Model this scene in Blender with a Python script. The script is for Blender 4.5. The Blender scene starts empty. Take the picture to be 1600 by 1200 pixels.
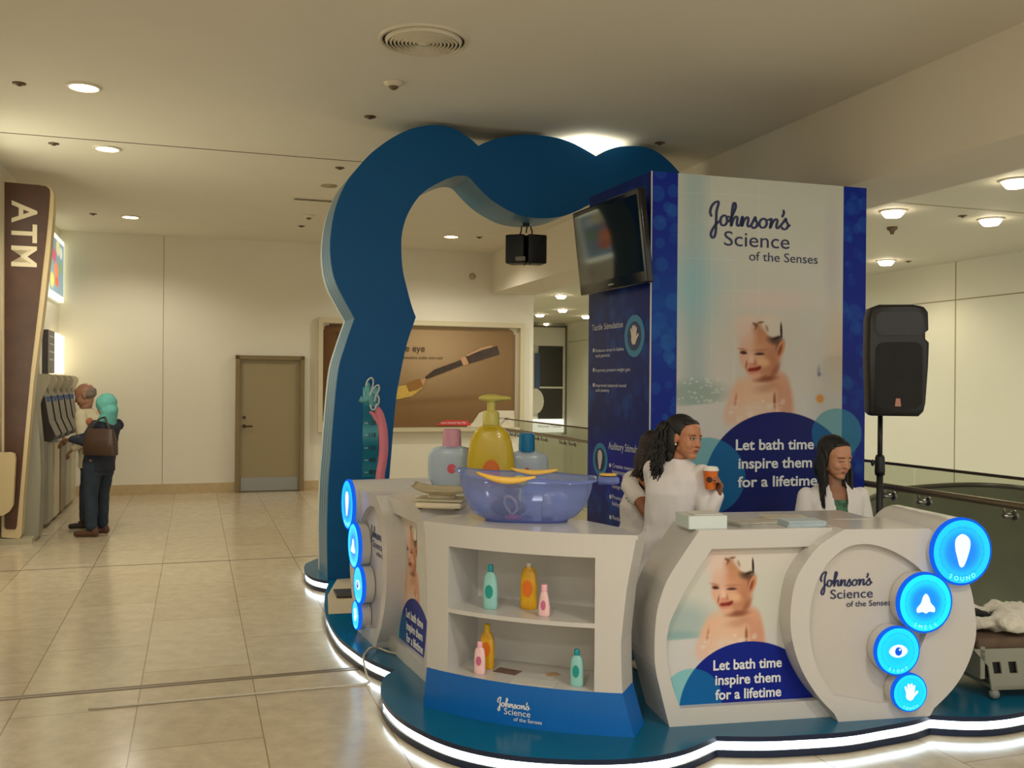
import bpy, bmesh, math, random
import numpy as np
from mathutils import Vector, Matrix
random.seed(7)
C = bpy.context.scene.collection
# ---------------------------------------------------------------- camera
F = 1490.0; H = 1.65; PHI = .008
cam_d = bpy.data.cameras.new('camera'); cam = bpy.data.objects.new('camera', cam_d); C.objects.link(cam)
cam_d.sensor_width = 36; cam_d.lens = 36*F/1600; cam_d.shift_y = 2/1600; cam_d.clip_end = 200
_c, _s = math.cos(PHI), math.sin(PHI)
cam.matrix_world = Matrix(((_c, -_s, 0, 0), (0, 0, -1, 0), (_s, _c, 0, H), (0, 0, 0, 1)))
bpy.context.scene.camera = cam
# ---------------------------------------------------------------- exposure, world, broad light
vs = bpy.context.scene.view_settings
vs.view_transform = 'Standard'; vs.look = 'None'; vs.gamma = 1; vs.use_curve_mapping = False; vs.exposure = 0.58
TH = math.radians(18.4)
E1 = Vector((math.cos(TH), math.sin(TH), 0)); E2 = Vector((-math.sin(TH), math.cos(TH), 0))
def W(u, v, z=0): return E1*u + E2*v + Vector((0, 0, z))
w = bpy.data.worlds.new('mall_ambience'); bpy.context.scene.world = w; w.use_nodes = True
w.node_tree.nodes['Background'].inputs[0].default_value = (1, .985, .93, 1)
w.node_tree.nodes['Background'].inputs[1].default_value = .68
def area(name, loc, size, power, col=(1, .88, .68), rot=(0, 0, 0), sy=None):
    l = bpy.data.lights.new(name, 'AREA'); l.energy = power; l.color = col; l.size = size
    if sy: l.shape = 'RECTANGLE'; l.size_y = sy
    o = bpy.data.objects.new(name, l); C.objects.link(o); o.location = loc; o.rotation_euler = rot; return o
# downlights of the hall behind and beside the photographer
for (u, v, p) in ((-.5, 1.2, 32), (2.6, .6, 40), (2.4, -1.8, 40), (-.6, -2.0, 40)):
    area('hall_downlight', W(u, v, 3.78), .35, p, (1, .95, .85))
# daylight-white lamps high in the atrium beyond the railing
for (u, v, p) in ((7.2, 7, 60), (7.2, 13, 70), (6.8, 20, 70)):
    area('atrium_light', W(u, v, 3.3), 1.2, p, (1, .97, .84))
# ---------------------------------------------------------------- pixel <-> place helpers (surveying)
def ab(px, py):
    dx = px-800; dy = py-602; return dx+PHI*dy, dy-PHI*dx
def P(px, py, Y):
    a, b = ab(px, py); return Vector((a/F*Y, Y, H-b/F*Y))
def G(px, py, z=0):
    a, b = ab(px, py); Y = (H-z)*F/b; return Vector((a/F*Y, Y, z))
def proj(p):
    a = p[0]/p[1]*F; b = (H-p[2])/p[1]*F; return 800+a-PHI*b, 602+b+PHI*a
class Plane:
    """vertical plane through o (2D) with horizontal direction u; outward normal n faces the viewer's side"""
    def __init__(s, o, u, flip=False):
        s.o = Vector((o[0], o[1], 0)); s.u = Vector((u[0], u[1], 0)).normalized()
        s.n = Vector((s.u.y, -s.u.x, 0))
        if flip: s.n = -s.n
        s.flip = flip
    def hit(s, px, py, off=0):
        a, b = ab(px, py); d = Vector((a/F, 1, -b/F)); o = s.o+s.n*off
        t = o.dot(s.n)/d.dot(s.n); p = Vector((0, 0, H))+d*t
        return (p-s.o).dot(s.u), p.z
    def at(s, x, z, off=0): return s.o+s.u*x+s.n*off+Vector((0, 0, z))
    def off(s, d): q = Plane(s.o+s.n*d, s.u, s.flip); return q
# ---------------------------------------------------------------- materials
def lin(c):
    return tuple(((v/255)/12.92 if v/255 <= .04045 else ((v/255+.055)/1.055)**2.4) for v in c)
MATS = {}
def mat(name, col, rough=.5, metal=0, noise=0, nscale=20, emit=0, bump=0, bscale=60, coat=0, spec=.5, sheen=0):
    if name in MATS: return MATS[name]
    m = bpy.data.materials.new(name); m.use_nodes = True; nt = m.node_tree; b = nt.nodes['Principled BSDF']
    c = lin(col); b.inputs['Base Color'].default_value = (*c, 1); b.inputs['Roughness'].default_value = rough
    b.inputs['Metallic'].default_value = metal; b.inputs['Specular IOR Level'].default_value = spec
    b.inputs['Coat Weight'].default_value = coat; b.inputs['Sheen Weight'].default_value = sheen
    if emit: b.inputs['Emission Color'].default_value = (*c, 1); b.inputs['Emission Strength'].default_value = emit
    tc = nt.nodes.new('ShaderNodeTexCoord')
    if noise:
        n = nt.nodes.new('ShaderNodeTexNoise'); n.inputs['Scale'].default_value = nscale; n.inputs['Detail'].default_value = 6
        nt.links.new(tc.outputs['Object'], n.inputs['Vector'])
        r = nt.nodes.new('ShaderNodeMapRange'); r.inputs[3].default_value = 1-noise; r.inputs[4].default_value = 1+noise
        r.inputs[1].default_value = .25; r.inputs[2].default_value = .75
        nt.links.new(n.outputs[0], r.inputs[0])
        mx = nt.nodes.new('ShaderNodeMix'); mx.data_type = 'RGBA'; mx.blend_type = 'MULTIPLY'; mx.inputs[0].default_value = 1
        mx.inputs[6].default_value = (*c, 1); nt.links.new(r.outputs[0], mx.inputs[7]); nt.links.new(mx.outputs[2], b.inputs['Base Color'])
    if bump:
        n = nt.nodes.new('ShaderNodeTexNoise'); n.inputs['Scale'].default_value = bscale; n.inputs['Detail'].default_value = 4
        nt.links.new(tc.outputs['Object'], n.inputs['Vector'])
        bp = nt.nodes.new('ShaderNodeBump'); bp.inputs['Strength'].default_value = bump; bp.inputs['Distance'].default_value = .01
        nt.links.new(n.outputs[0], bp.inputs['Height']); nt.links.new(bp.outputs[0], b.inputs['Normal'])
    MATS[name] = m; return m
def vcol_mat(name='printed', rough=.35, emit=0):
    if name in MATS: return MATS[name]
    m = bpy.data.materials.new(name); m.use_nodes = True; nt = m.node_tree; b = nt.nodes['Principled BSDF']
    a = nt.nodes.new('ShaderNodeVertexColor'); a.layer_name = 'Col'
    nt.links.new(a.outputs[0], b.inputs['Base Color']); b.inputs['Roughness'].default_value = rough
    if emit: nt.links.new(a.outputs[0], b.inputs['Emission Color']); b.inputs['Emission Strength'].default_value = emit
    MATS[name] = m; return m
def emis(name, col, s):
    if name in MATS: return MATS[name]
    m = bpy.data.materials.new(name); m.use_nodes = True; nt = m.node_tree; nt.nodes.clear()
    e = nt.nodes.new('ShaderNodeEmission'); o = nt.nodes.new('ShaderNodeOutputMaterial')
    e.inputs[0].default_value = (*lin(col), 1); e.inputs[1].default_value = s; nt.links.new(e.outputs[0], o.inputs[0]); MATS[name] = m; return m
def see_through(name, tint, body, clear=.6, rough=.1):
    m = bpy.data.materials.new(name); m.use_nodes = True; nt = m.node_tree; b = nt.nodes['Principled BSDF']
    b.inputs['Base Color'].default_value = (*lin(body), 1); b.inputs['Roughness'].default_value = rough
    t = nt.nodes.new('ShaderNodeBsdfTransparent'); t.inputs[0].default_value = (*lin(tint), 1)
    fr = nt.nodes.new('ShaderNodeLayerWeight'); fr.inputs[0].default_value = .25
    mr = nt.nodes.new('ShaderNodeMapRange'); mr.inputs[3].default_value = 1-clear; mr.inputs[4].default_value = min(1, 1-clear+.35)
    nt.links.new(fr.outputs['Facing'], mr.inputs[0])
    x = nt.nodes.new('ShaderNodeMixShader'); nt.links.new(mr.outputs[0], x.inputs[0])
    nt.links.new(t.outputs[0], x.inputs[1]); nt.links.new(b.outputs[0], x.inputs[2])
    nt.links.new(x.outputs[0], nt.nodes['Material Output'].inputs[0]); return m
# ---------------------------------------------------------------- objects
bpy.context.view_layer.update()
def tag(o, label=None, cat=None, group=None, kind=None):
    if label: o['label'] = label
    if cat: o['category'] = cat
    if group: o['group'] = group
    if kind: o['kind'] = kind
    return o
def thing(name, loc, label, cat, group=None):
    o = bpy.data.objects.new(name, None); C.objects.link(o); o.location = loc; o.empty_display_size = .1
    o.matrix_world = Matrix.Translation(loc); return tag(o, label, cat, group)
ORG = {}
def wloc(o):
    v = Vector(o.location)
    return v + wloc(o.parent) if o.parent else v
def link_mesh(name, me, m, parent=None, smooth=False, origin=None):
    """mesh data in world coordinates; a child is re-expressed about its parent"""
    o = bpy.data.objects.new(name, me); C.objects.link(o)
    for mm in (m if isinstance(m, (list, tuple)) else [m]): me.materials.append(mm)
    if parent is not None:
        me.transform(Matrix.Translation(-wloc(parent))); o.parent = parent
    elif origin is not None:
        me.transform(Matrix.Translation(-Vector(origin))); o.location = origin
    if smooth:
        me.polygons.foreach_set('use_smooth', [True]*len(me.polygons))
    me.update(); return o
def obj(name, bm, m, parent=None, smooth=False, origin=None, auto=None):
    bmesh.ops.recalc_face_normals(bm, faces=bm.faces)
    me = bpy.data.meshes.new(name); bm.to_mesh(me); bm.free()
    o = link_mesh(name, me, m, parent, smooth or auto is not None, origin)
    if auto is not None:
        me.set_sharp_from_angle(angle=math.radians(auto))
    return o
def base_origin(bm):
    xs = [v.co for v in bm.verts]; z = min(c.z for c in xs)
    return Vector((sum(c.x for c in xs)/len(xs), sum(c.y for c in xs)/len(xs), z))
def single(name, bm, m, label, cat, group=None, **k):
    return tag(obj(name, bm, m, origin=base_origin(bm), **k), label, cat, group)
def struct(name, bm, m, **k): return tag(obj(name, bm, m, **k), kind='structure')
NB = bmesh.new
def quad(bm, pts):
    return bm.faces.new([bm.verts.new(p) for p in pts])
def box(bm, c, ux, uy, uz, bev=0):
    """box centred at c with half-extent vectors"""
    c = Vector(c); vs_ = [bm.verts.new(c+ux*i+uy*j+uz*k) for i in (-1, 1) for j in (-1, 1) for k in (-1, 1)]
    fs = [bm.faces.new([vs_[i] for i in f]) for f in ((0, 1, 3, 2), (4, 6, 7, 5), (0, 4, 5, 1), (2, 3, 7, 6), (0, 2, 6, 4), (1, 5, 7, 3))]
    if bev:
        es = set(e for f in fs for e in f.edges)
        bmesh.ops.recalc_face_normals(bm, faces=fs)
        bmesh.ops.bevel(bm, geom=list(es), offset=bev, segments=3, affect='EDGES', profile=.5)
    return fs
def abox(bm, c, sx, sy, sz, bev=0, rz=0):
    r = Matrix.Rotation(rz, 3, 'Z')
    return box(bm, c, r@Vector((sx/2, 0, 0)), r@Vector((0, sy/2, 0)), Vector((0, 0, sz/2)), bev)
def basis(d):
    d = Vector(d).normalized(); a = Vector((0, 0, 1)) if abs(d.z) < .9 else Vector((1, 0, 0))
    x = d.cross(a).normalized(); return x, d.cross(x).normalized(), d
def tube(bm, pts, r, seg=8, cap=True, rs=None):
    pts = [Vector(p) for p in pts]; rings = []
    X = None
    for i, p in enumerate(pts):
        d = (pts[min(i+1, len(pts)-1)]-pts[max(i-1, 0)])
        if d.length < 1e-9: d = Vector((0, 0, 1))
        d.normalize()
        if X is None: X = basis(d)[0]
        X = (X-d*X.dot(d)).normalized(); Yv = d.cross(X); rr = rs[i] if rs else r
        rings.append([bm.verts.new(p+(X*math.cos(2*math.pi*k/seg)+Yv*math.sin(2*math.pi*k/seg))*rr) for k in range(seg)])
    for a, b in zip(rings, rings[1:]):
        for k in range(seg): bm.faces.new((a[k], a[(k+1) % seg], b[(k+1) % seg], b[k]))
    if cap: bm.faces.new(rings[0][::-1]); bm.faces.new(rings[-1])
def lathe(bm, c, prof, seg=24, axis=(0, 0, 1), rx=1, ry=1, rot=0, cap=True):
    """prof: list of (r, t) along axis"""
    ax = Vector(axis).normalized()
    if abs(ax.z) > .99: x, y = Vector((math.cos(rot), math.sin(rot), 0)), Vector((-math.sin(rot), math.cos(rot), 0))
    else: x, y, _ = basis(ax)
    rings = [[bm.verts.new(Vector(c)+ax*t+(x*math.cos(2*math.pi*k/seg)*rx+y*math.sin(2*math.pi*k/seg)*ry)*max(r, 1e-4)) for k in range(seg)] for r, t in prof]
    for a, b in zip(rings, rings[1:]):
        for k in range(seg): bm.faces.new((a[k], a[(k+1) % seg], b[(k+1) % seg], b[k]))
    if cap: bm.faces.new(rings[0][::-1]); bm.faces.new(rings[-1])
def ball(bm, c, r, M=None, seg=14, rings=9):
    if not isinstance(r, (tuple, list)): r = (r, r, r)
    T = Matrix.Translation(Vector(c)) @ (M.to_4x4() if M is not None else Matrix.Identity(4)) @ Matrix.Diagonal((*r, 1))
    bmesh.ops.create_uvsphere(bm, u_segments=seg, v_segments=rings, radius=1, matrix=T)
def limb(bm, p0, p1, r0, r1, seg=14):
    p0, p1 = Vector(p0), Vector(p1); tube(bm, [p0, p1], 0, seg, True, [r0, r1]); ball(bm, p0, r0, seg=seg); ball(bm, p1, r1, seg=seg)
def loft(bm, secs, seg=24, pw=2.0, cap=True, arc=None):
    """secs: (centre, xvec, yvec) ; superellipse exponent pw"""
    rings = []
    a0, a1 = arc if arc else (0, 2*math.pi); n = seg+1 if arc else seg
    for c, x, y in secs:
        ring = []
        for k in range(n):
            t = a0+(a1-a0)*k/seg; ct, st = math.cos(t), math.sin(t)
            ex = math.copysign(abs(ct)**(2/pw), ct); ey = math.copysign(abs(st)**(2/pw), st)
            ring.append(bm.verts.new(Vector(c)+Vector(x)*ex+Vector(y)*ey))
        rings.append(ring)
    for a, b in zip(rings, rings[1:]):
        for k in range(seg): bm.faces.new((a[k], a[(k+1) % n], b[(k+1) % n], b[k]))
    if cap and not arc: bm.faces.new(rings[0][::-1]); bm.faces.new(rings[-1])
    return rings
def spl(pts, n=6, closed=False):
    """Catmull-Rom"""
    pts = [Vector(p) for p in pts]; out = []; N = len(pts)
    for i in range(N if closed else N-1):
        g = (lambda j: pts[j % N]) if closed else (lambda j: pts[max(0, min(N-1, j))])
        p0, p1, p2, p3 = g(i-1), g(i), g(i+1), g(i+2)
        for k in range(n):
            t = k/n; out.append(.5*((2*p1)+(p2-p0)*t+(2*p0-5*p1+4*p2-p3)*t*t+(3*p1-p0-3*p2+p3)*t**3))
    if not closed: out.append(pts[-1])
    return out
def spline2(segs, n=5):
    """list of open pixel runs meeting in sharp corners -> one outline"""
    out = []
    for s in segs:
        q = spl([(x, y, 0) for x, y in s], n) if len(s) > 2 else [Vector((x, y, 0)) for x, y in s]
        if out and (out[-1]-q[0]).length < 1e-6: q = q[1:]
        out += q
    return [(p.x, p.y) for p in out]
def slab(bm, pl, outer, holes=(), o0=0, o1=-.05, mf=0, ms=0, mh=None, back=True):
    """plate in plane pl: outline (x,z) with holes, front at offset o0, back at o1"""
    def layer(off):
        es = []; loops = []
        for lp in [outer, *holes]:
            vs_ = [bm.verts.new(pl.at(x, z, off)) for x, z in lp]; loops.append(vs_)
            es += [bm.edges.new((vs_[i], vs_[(i+1) % len(vs_)])) for i in range(len(vs_))]
        return loops, es
    f, fe = layer(o0)
    r = bmesh.ops.triangle_fill(bm, use_beauty=True, use_dissolve=False, edges=fe, normal=pl.n)
    for g in r['geom']:
        if isinstance(g, bmesh.types.BMFace): g.material_index = mf
    b, be = layer(o1)
    if back:
        bmesh.ops.triangle_fill(bm, use_beauty=True, use_dissolve=False, edges=be, normal=-pl.n)
    for li, (fa, ba) in enumerate(zip(f, b)):
        n = len(fa)
        for i in range(n):
            q = bm.faces.new((fa[i], fa[(i+1) % n], ba[(i+1) % n], ba[i])); q.material_index = ms if (li == 0 or mh is None) else mh
def poly_flat(bm, pts, mi=0):
    vs_ = [bm.verts.new(p) for p in pts]; es = [bm.edges.new((vs_[i], vs_[(i+1) % len(vs_)])) for i in range(len(vs_))]
    r = bmesh.ops.triangle_fill(bm, use_beauty=True, use_dissolve=False, edges=es)
    for g in r['geom']:
        if isinstance(g, bmesh.types.BMFace): g.material_index = mi
# ---------------------------------------------------------------- writing
def text_data(s, bold=0, spacing=1, align='LEFT', lines=1.0):
    cu = bpy.data.curves.new('t', 'FONT'); cu.body = s; cu.size = 1; cu.extrude = .01; cu.offset = bold
    cu.space_character = spacing; cu.align_x = align; cu.resolution_u = 4; cu.space_line = lines
    o = bpy.data.objects.new('t', cu); C.objects.link(o); dg = bpy.context.evaluated_depsgraph_get()
    me = bpy.data.meshes.new_from_object(o.evaluated_get(dg)); bpy.data.objects.remove(o); bpy.data.curves.remove(cu)
    return me
def text_on(name, s, pl, x0, x1, z, m, parent, off=.003, bold=0, height=None, rot=0, spacing=1, curve=None, depth=.001, mirror=False):
    """writes s on plane pl between x0 and x1, baseline z; height = cap height"""
    me = text_data(s, bold, spacing)
    n = len(me.vertices); co = np.empty(n*3); me.vertices.foreach_get('co', co); co = co.reshape(-1, 3)
    mn, mxx = co[:, 0].min(), co[:, 0].max(); cap = .73
    sx = (x1-x0)/(mxx-mn); sy = sx if height is None else height/cap
    ux = pl.u; out = np.empty_like(co)
    for i, (a, b, c) in enumerate(co):
        lx = (a-mn)*sx; ly = b*sy
        if rot: lx, ly = lx*math.cos(rot)-ly*math.sin(rot), lx*math.sin(rot)+ly*math.cos(rot)
        zz = z+ly+(slope_z(curve, lx) if curve else 0)
        p = pl.at(x0+lx, zz, off+(depth if c > 0 else 0)); out[i] = p
    me.vertices.foreach_set('co', out.ravel()); me.name = name
    return link_mesh(name, me, m, parent)
def slope_z(c, x): return c*x
JS = {'strokes': [
 [(800, 422), (783, 432), (766, 452), (755, 474), (760, 490), (770, 488), (777, 465), (778, 425), (780, 385), (789, 348), (772, 350), (757, 366), (751, 388), (757, 404)],
 [(812, 402), (800, 412), (798, 430), (806, 442), (820, 440), (828, 424), (823, 406), (812, 402)], [(824, 410), (838, 408)],
 [(836, 428), (852, 402), (866, 372), (864, 354), (856, 356), (851, 380), (848, 415), (846, 446), (856, 420), (868, 408), (875, 414), (872, 436), (878, 446), (888, 440)],
 [(888, 440), (896, 412), (899, 414), (895, 448), (905, 424), (918, 412), (925, 418), (921, 442), (928, 450), (938, 444)],
 [(938, 444), (952, 420), (957, 412), (959, 424), (966, 438), (960, 452), (948, 456), (941, 450)], [(962, 450), (974, 440)],
 [(996, 418), (982, 424), (976, 440), (984, 454), (1000, 454), (1010, 440), (1006, 424), (996, 418)], [(1006, 424), (1020, 424)],
 [(1020, 424), (1030, 420), (1032, 424), (1026, 458), (1038, 434), (1052, 422), (1060, 428), (1055, 452), (1062, 459), (1072, 450)],
 [(1088, 386), (1090, 398), (1082, 412)],
 [(1072, 452), (1092, 430), (1100, 420), (1102, 432), (1110, 446), (1104, 460), (1090, 464), (1080, 456)], [(1106, 456), (1119, 448)]]}
def script_logo(name, pl, x0, x1, ztop, m, parent, off=.003, wscale=1):
    """handwritten wordmark drawn as pen strokes"""
    bm = NB(); k = (x1-x0)/(1119-750); W0 = 9.5*k*wscale
    tilt = 0.075
    def tr(x, y): x_, y_ = x-750, (y-348)-(x-750)*tilt; return x0+x_*k, ztop-y_*k
    j = 0
    for st in JS['strokes']:
        q = spl([(x, y, 0) for x, y in st], 5); q = [tr(p.x, p.y) for p in q]; L = R = None
        for i, (x, z) in enumerate(q):
            a = q[max(0, i-1)]; b = q[min(len(q)-1, i+1)]; d = Vector((b[0]-a[0], b[1]-a[1])); d = d.normalized() if d.length > 1e-9 else Vector((1, 0))
            ww = W0*(.75+.5*abs(d.y))/2; nx, nz = -d.y*ww, d.x*ww; oo = off+(j % 7)*.00004
            l = bm.verts.new(pl.at(x+nx, z+nz, oo)); r = bm.verts.new(pl.at(x-nx, z-nz, oo))
            if L: bm.faces.new((L, l, r, R))
            L, R = l, r
        j += 1
        for (x, z) in (q[0], q[-1]):
            bm.faces.new([bm.verts.new(pl.at(x+W0*.42*math.cos(t*math.pi/4), z+W0*.42*math.sin(t*math.pi/4), off+.0003+(j % 7)*.00004)) for t in range(8)]); j += 1
    return obj(name, bm, m, parent)
# ---------------------------------------------------------------- printed pictures as colour grids
def sstep(x): x = np.clip(x, 0, 1); return x*x*(3-2*x)
def ell(img, X, Y, cx, cy, rx, ry, col, soft=.2, rot=0, al=1.0):
    c, s = math.cos(rot), math.sin(rot); dx, dy = X-cx, Y-cy
    d = np.sqrt(((dx*c+dy*s)/rx)**2+((-dx*s+dy*c)/ry)**2); m = (sstep((1+soft-d)/(2*soft))*al)[..., None]
    img[:] = img*(1-m)+np.array(col, float)/255*m
def print_grid(name, pl, poly_or_box, nx, nz, fn, m, parent, off=.002, inside=None):
    x0, x1, z0, z1 = poly_or_box; xs = np.linspace(x0, x1, nx); zs = np.linspace(z0, z1, nz)
    XX, ZZ = np.meshgrid(xs, zs); col = fn(XX, ZZ)
    o = pl.o+pl.n*off; vx = o.x+pl.u.x*XX; vy = o.y+pl.u.y*XX
    V = np.stack([vx, vy, ZZ], -1).reshape(-1, 3)
    idx = np.arange(nx*nz).reshape(nz, nx); q = np.stack([idx[:-1, :-1], idx[:-1, 1:], idx[1:, 1:], idx[1:, :-1]], -1).reshape(-1, 4)
    if inside is not None:
        ok = inside((XX[:-1, :-1]+XX[1:, 1:])/2, (ZZ[:-1, :-1]+ZZ[1:, 1:])/2).reshape(-1); q = q[ok]
    me = bpy.data.meshes.new(name); me.from_pydata(V.tolist(), [], q.tolist())
    cl = me.color_attributes.new('Col', 'FLOAT_COLOR', 'POINT')
    rgb = np.clip(col.reshape(-1, 3), 0, 1); l = np.where(rgb <= .04045, rgb/12.92, ((rgb+.055)/1.055)**2.4)
    cl.data.foreach_set('color', np.concatenate([l, np.ones((len(l), 1))], 1).ravel())
    return link_mesh(name, me, m, parent)
def in_poly(poly):
    def f(X, Y):
        r = np.zeros(X.shape, bool); n = len(poly)
        for i in range(n):
            x1, y1 = poly[i]; x2, y2 = poly[(i+1) % n]
            c = ((y1 > Y) != (y2 > Y)) & (X < (x2-x1)*(Y-y1)/((y2-y1) or 1e-9)+x1); r ^= c
        return r
    return f
PRINT = vcol_mat('printed_picture', .35); PRINT.node_tree.nodes['Principled BSDF'].inputs['Specular IOR Level'].default_value = .2
# common materials
WHITE = mat('white_lacquer', (200, 196, 190), .2, noise=.015, nscale=3)
WHITE2 = mat('white_board', (202, 200, 196), .3)
TEAL = mat('teal_lacquer', (0, 88, 146), .5, spec=.25, noise=.03, nscale=4)
NAVY = mat('navy_print', (10, 40, 120), .3)
BLACK = mat('black_plastic', (14, 14, 15), .45, bump=.15, bscale=300)
METAL = mat('brushed_steel', (150, 148, 142), .3, metal=1)
INK = mat('navy_ink', (30, 40, 84), .4)
WINK = mat('white_ink', (226, 228, 232), .4)
# ================================================================ THE SETTING
ZC = 3.82; ZB = 3.16; ZC2 = 3.5; UL = -1.85; VB = 15.0; UE = 5.36; UW = 10.5; VE = 26.6
def wall_quad(bm, a, b, z0, z1, mi=0, thick=0):
    f = quad(bm, [a+Vector((0, 0, z0)), b+Vector((0, 0, z0)), b+Vector((0, 0, z1)), a+Vector((0, 0, z1))]); f.material_index = mi; return f
def wbox(bm, u0, u1, v0, v1, z0, z1, bev=0, mi=0):
    fs = box(bm, W((u0+u1)/2, (v0+v1)/2, (z0+z1)/2), E1*((u1-u0)/2), E2*((v1-v0)/2), Vector((0, 0, (z1-z0)/2)), bev)
    if mi:
        for f in fs: f.material_index = mi
# floor: polished stone tiles
m = bpy.data.materials.new('polished_stone_tiles'); m.use_nodes = True; nt = m.node_tree; b = nt.nodes['Principled BSDF']
tc = nt.nodes.new('ShaderNodeTexCoord'); mp = nt.nodes.new('ShaderNodeMapping'); mp.vector_type = 'POINT'
mp.inputs['Rotation'].default_value = (0, 0, math.radians(-18.4-90))
br = nt.nodes.new('ShaderNodeTexBrick'); br.inputs['Scale'].default_value = 1; br.inputs['Mortar Size'].default_value = .0035
br.inputs['Brick Width'].default_value = 1.22; br.inputs['Row Height'].default_value = .583; br.inputs['Mortar Smooth'].default_value = .3
br.inputs['Color1'].default_value = (*lin((194, 179, 152)), 1); br.inputs['Color2'].default_value = (*lin((186, 170, 142)), 1)
br.inputs['Mortar'].default_value = (*lin((142, 120, 88)), 1)
ad = nt.nodes.new('ShaderNodeVectorMath'); ad.operation = 'ADD'; ad.inputs[1].default_value = (0.3, -.265+.583*8, 0)
nt.links.new(tc.outputs['Object'], mp.inputs[0]); nt.links.new(mp.outputs[0], ad.inputs[0])
n1 = nt.nodes.new('ShaderNodeTexNoise'); n1.inputs['Scale'].default_value = 9; n1.inputs['Detail'].default_value = 10; n1.inputs['Roughness'].default_value = .7
nt.links.new(tc.outputs['Object'], n1.inputs['Vector']); nt.links.new(ad.outputs[0], br.inputs['Vector'])
r1 = nt.nodes.new('ShaderNodeMapRange'); r1.inputs[1].default_value = .3; r1.inputs[2].default_value = .7; r1.inputs[3].default_value = .86; r1.inputs[4].default_value = 1.12
nt.links.new(n1.outputs[0], r1.inputs[0]); mx = nt.nodes.new('ShaderNodeMix'); mx.data_type = 'RGBA'; mx.blend_type = 'MULTIPLY'; mx.inputs[0].default_value = 1
nt.links.new(br.outputs['Color'], mx.inputs[6]); nt.links.new(r1.outputs[0], mx.inputs[7]); nt.links.new(mx.outputs[2], b.inputs['Base Color'])
r2 = nt.nodes.new('ShaderNodeMapRange'); r2.inputs[3].default_value = .12; r2.inputs[4].default_value = .24; nt.links.new(n1.outputs[0], r2.inputs[0]); nt.links.new(r2.outputs[0], b.inputs['Roughness'])
FLOOR = m
bm = NB(); wbox(bm, UL-.2, 4.98, -5, VB, -.3, 0); struct('floor', bm, FLOOR)
SEAM = mat('dark_seam', (96, 78, 54), .6)
CEIL = mat('ceiling_paint', (224, 217, 200), .8, noise=.02, nscale=2)
WALLM = mat('cream_wall', (226, 219, 199), .7, noise=.02, nscale=1.5)
WALL2 = mat('pale_panel_wall', (220, 217, 196), .55, noise=.015, nscale=1.5)
bm = NB(); wbox(bm, UL-.2, 4.63, -5, VB, ZC, ZC+.2); wbox(bm, UL, 4.63, 9.295, 9.31, ZC-.003, ZC+.01, mi=1)
struct('ceiling', bm, [CEIL, SEAM])
# beam between hall and atrium
bm = NB(); wbox(bm, 4.63, UE, -5, VB, ZB, ZC+.2); struct('trim_1', bm, mat('beam_paint', (224, 215, 196), .75))
# walls
bm = NB(); wbox(bm, UL-.2, UE, VB, VB+.3, -.3, ZC+.2)
wbox(bm, .1-.55, .1-.545, VB-.002, VB, .15, ZC, mi=1)
# door opening is a recess in front of which the leaf stands back
struct('wall_back', bm, [WALLM, SEAM])
bm = NB(); wbox(bm, UL-.2, UL, -5, VB, -.3, ZC+.2); struct('wall_left', bm, WALLM)
bm = NB(); wbox(bm, UW, UW+.2, 0, VE+.2, -5, ZC2+.2)
far = Plane(W(UW, 0), E2, True)
x_, z_ = far.hit(1480, 470)
wbox(bm, UW-.004, UW+.001, 0, VE, z_-.008, z_+.008, mi=1)
for px in (1493, 1240, 1070): 
    x_, _z = far.hit(px, 500); wbox(bm, UW-.004, UW+.001, x_-.008, x_+.008, -5, ZC2, mi=1)
SEAM2 = mat('panel_seam', (150, 138, 100), .6)
struct('wall_right', bm, [WALL2, SEAM2])
bm = NB(); wbox(bm, UE, UW+.2, VE, VE+.2, -5, ZC2+.2)
endw = Plane(W(0, VE), E1)
for px in (904, 919.5, 952): 
    x_, _z = endw.hit(px, 560); wbox(bm, x_-.015, x_+.015, VE-.006, VE+.001, -5, ZC2, mi=1)
x_, z_ = endw.hit(905, 535)
wbox(bm, x_, UW, VE-.006, VE+.001, z_-.012, z_+.012, mi=1)
struct('wall_end', bm, [WALL2, SEAM2])
bm = NB(); wbox(bm, 4.98, 5.0, -5, VB, -1.2, .0); wbox(bm, UE-.01, UE, VB, VE, -5, ZC2); struct('trim_2', bm, WALL2)
bm = NB(); wbox(bm, UE, UW+.2, -5, VE, ZC2, ZC2+.2)
p0 = G(1386, 315, ZC2); v0_ = p0.dot(E2); wbox(bm, UE, UW, v0_-.01, v0_+.01, ZC2-.003, ZC2+.01, mi=1)
struct('ceiling_atrium', bm, [mat('atrium_ceiling_paint', (220, 216, 196), .7), SEAM2])
bm = NB(); wbox(bm, 4.98, UW+.2, -5, VE, -4.6, -4.5); struct('floor_lower', bm, mat('lower_floor', (150, 138, 112), .3))
# expansion joint strips in the floor
bm = NB(); wbox(bm, UL, 4.9, 9.235, 9.252, 0, .0015); struct('trim_3', bm, SEAM)
bm = NB(); wbox(bm, UL, 4.9, 5.500, 5.515, 0, .003); wbox(bm, UL, 4.9, 5.537, 5.552, 0, .003, mi=0); wbox(bm, UL, 4.9, 5.515, 5.537, 0, .0015, mi=1)
struct('trim_4', bm, [mat('joint_rubber', (112, 96, 76), .5), mat('joint_metal', (150, 136, 112), .35, metal=.5)])
# skirting
back = Plane(W(0, VB), E1)
d0, _ = back.hit(366.5, 768); d1, _ = back.hit(473.5, 766); dz = back.hit(420, 556)[1]
BASE = mat('stone_skirting', (190, 166, 124), .35, noise=.1, nscale=12)
bm = NB(); wbox(bm, UL, d0, VB-.02, VB, 0, .15); wbox(bm, d1, UE, VB-.02, VB, 0, .15); struct('baseboard_back', bm, BASE)
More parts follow.
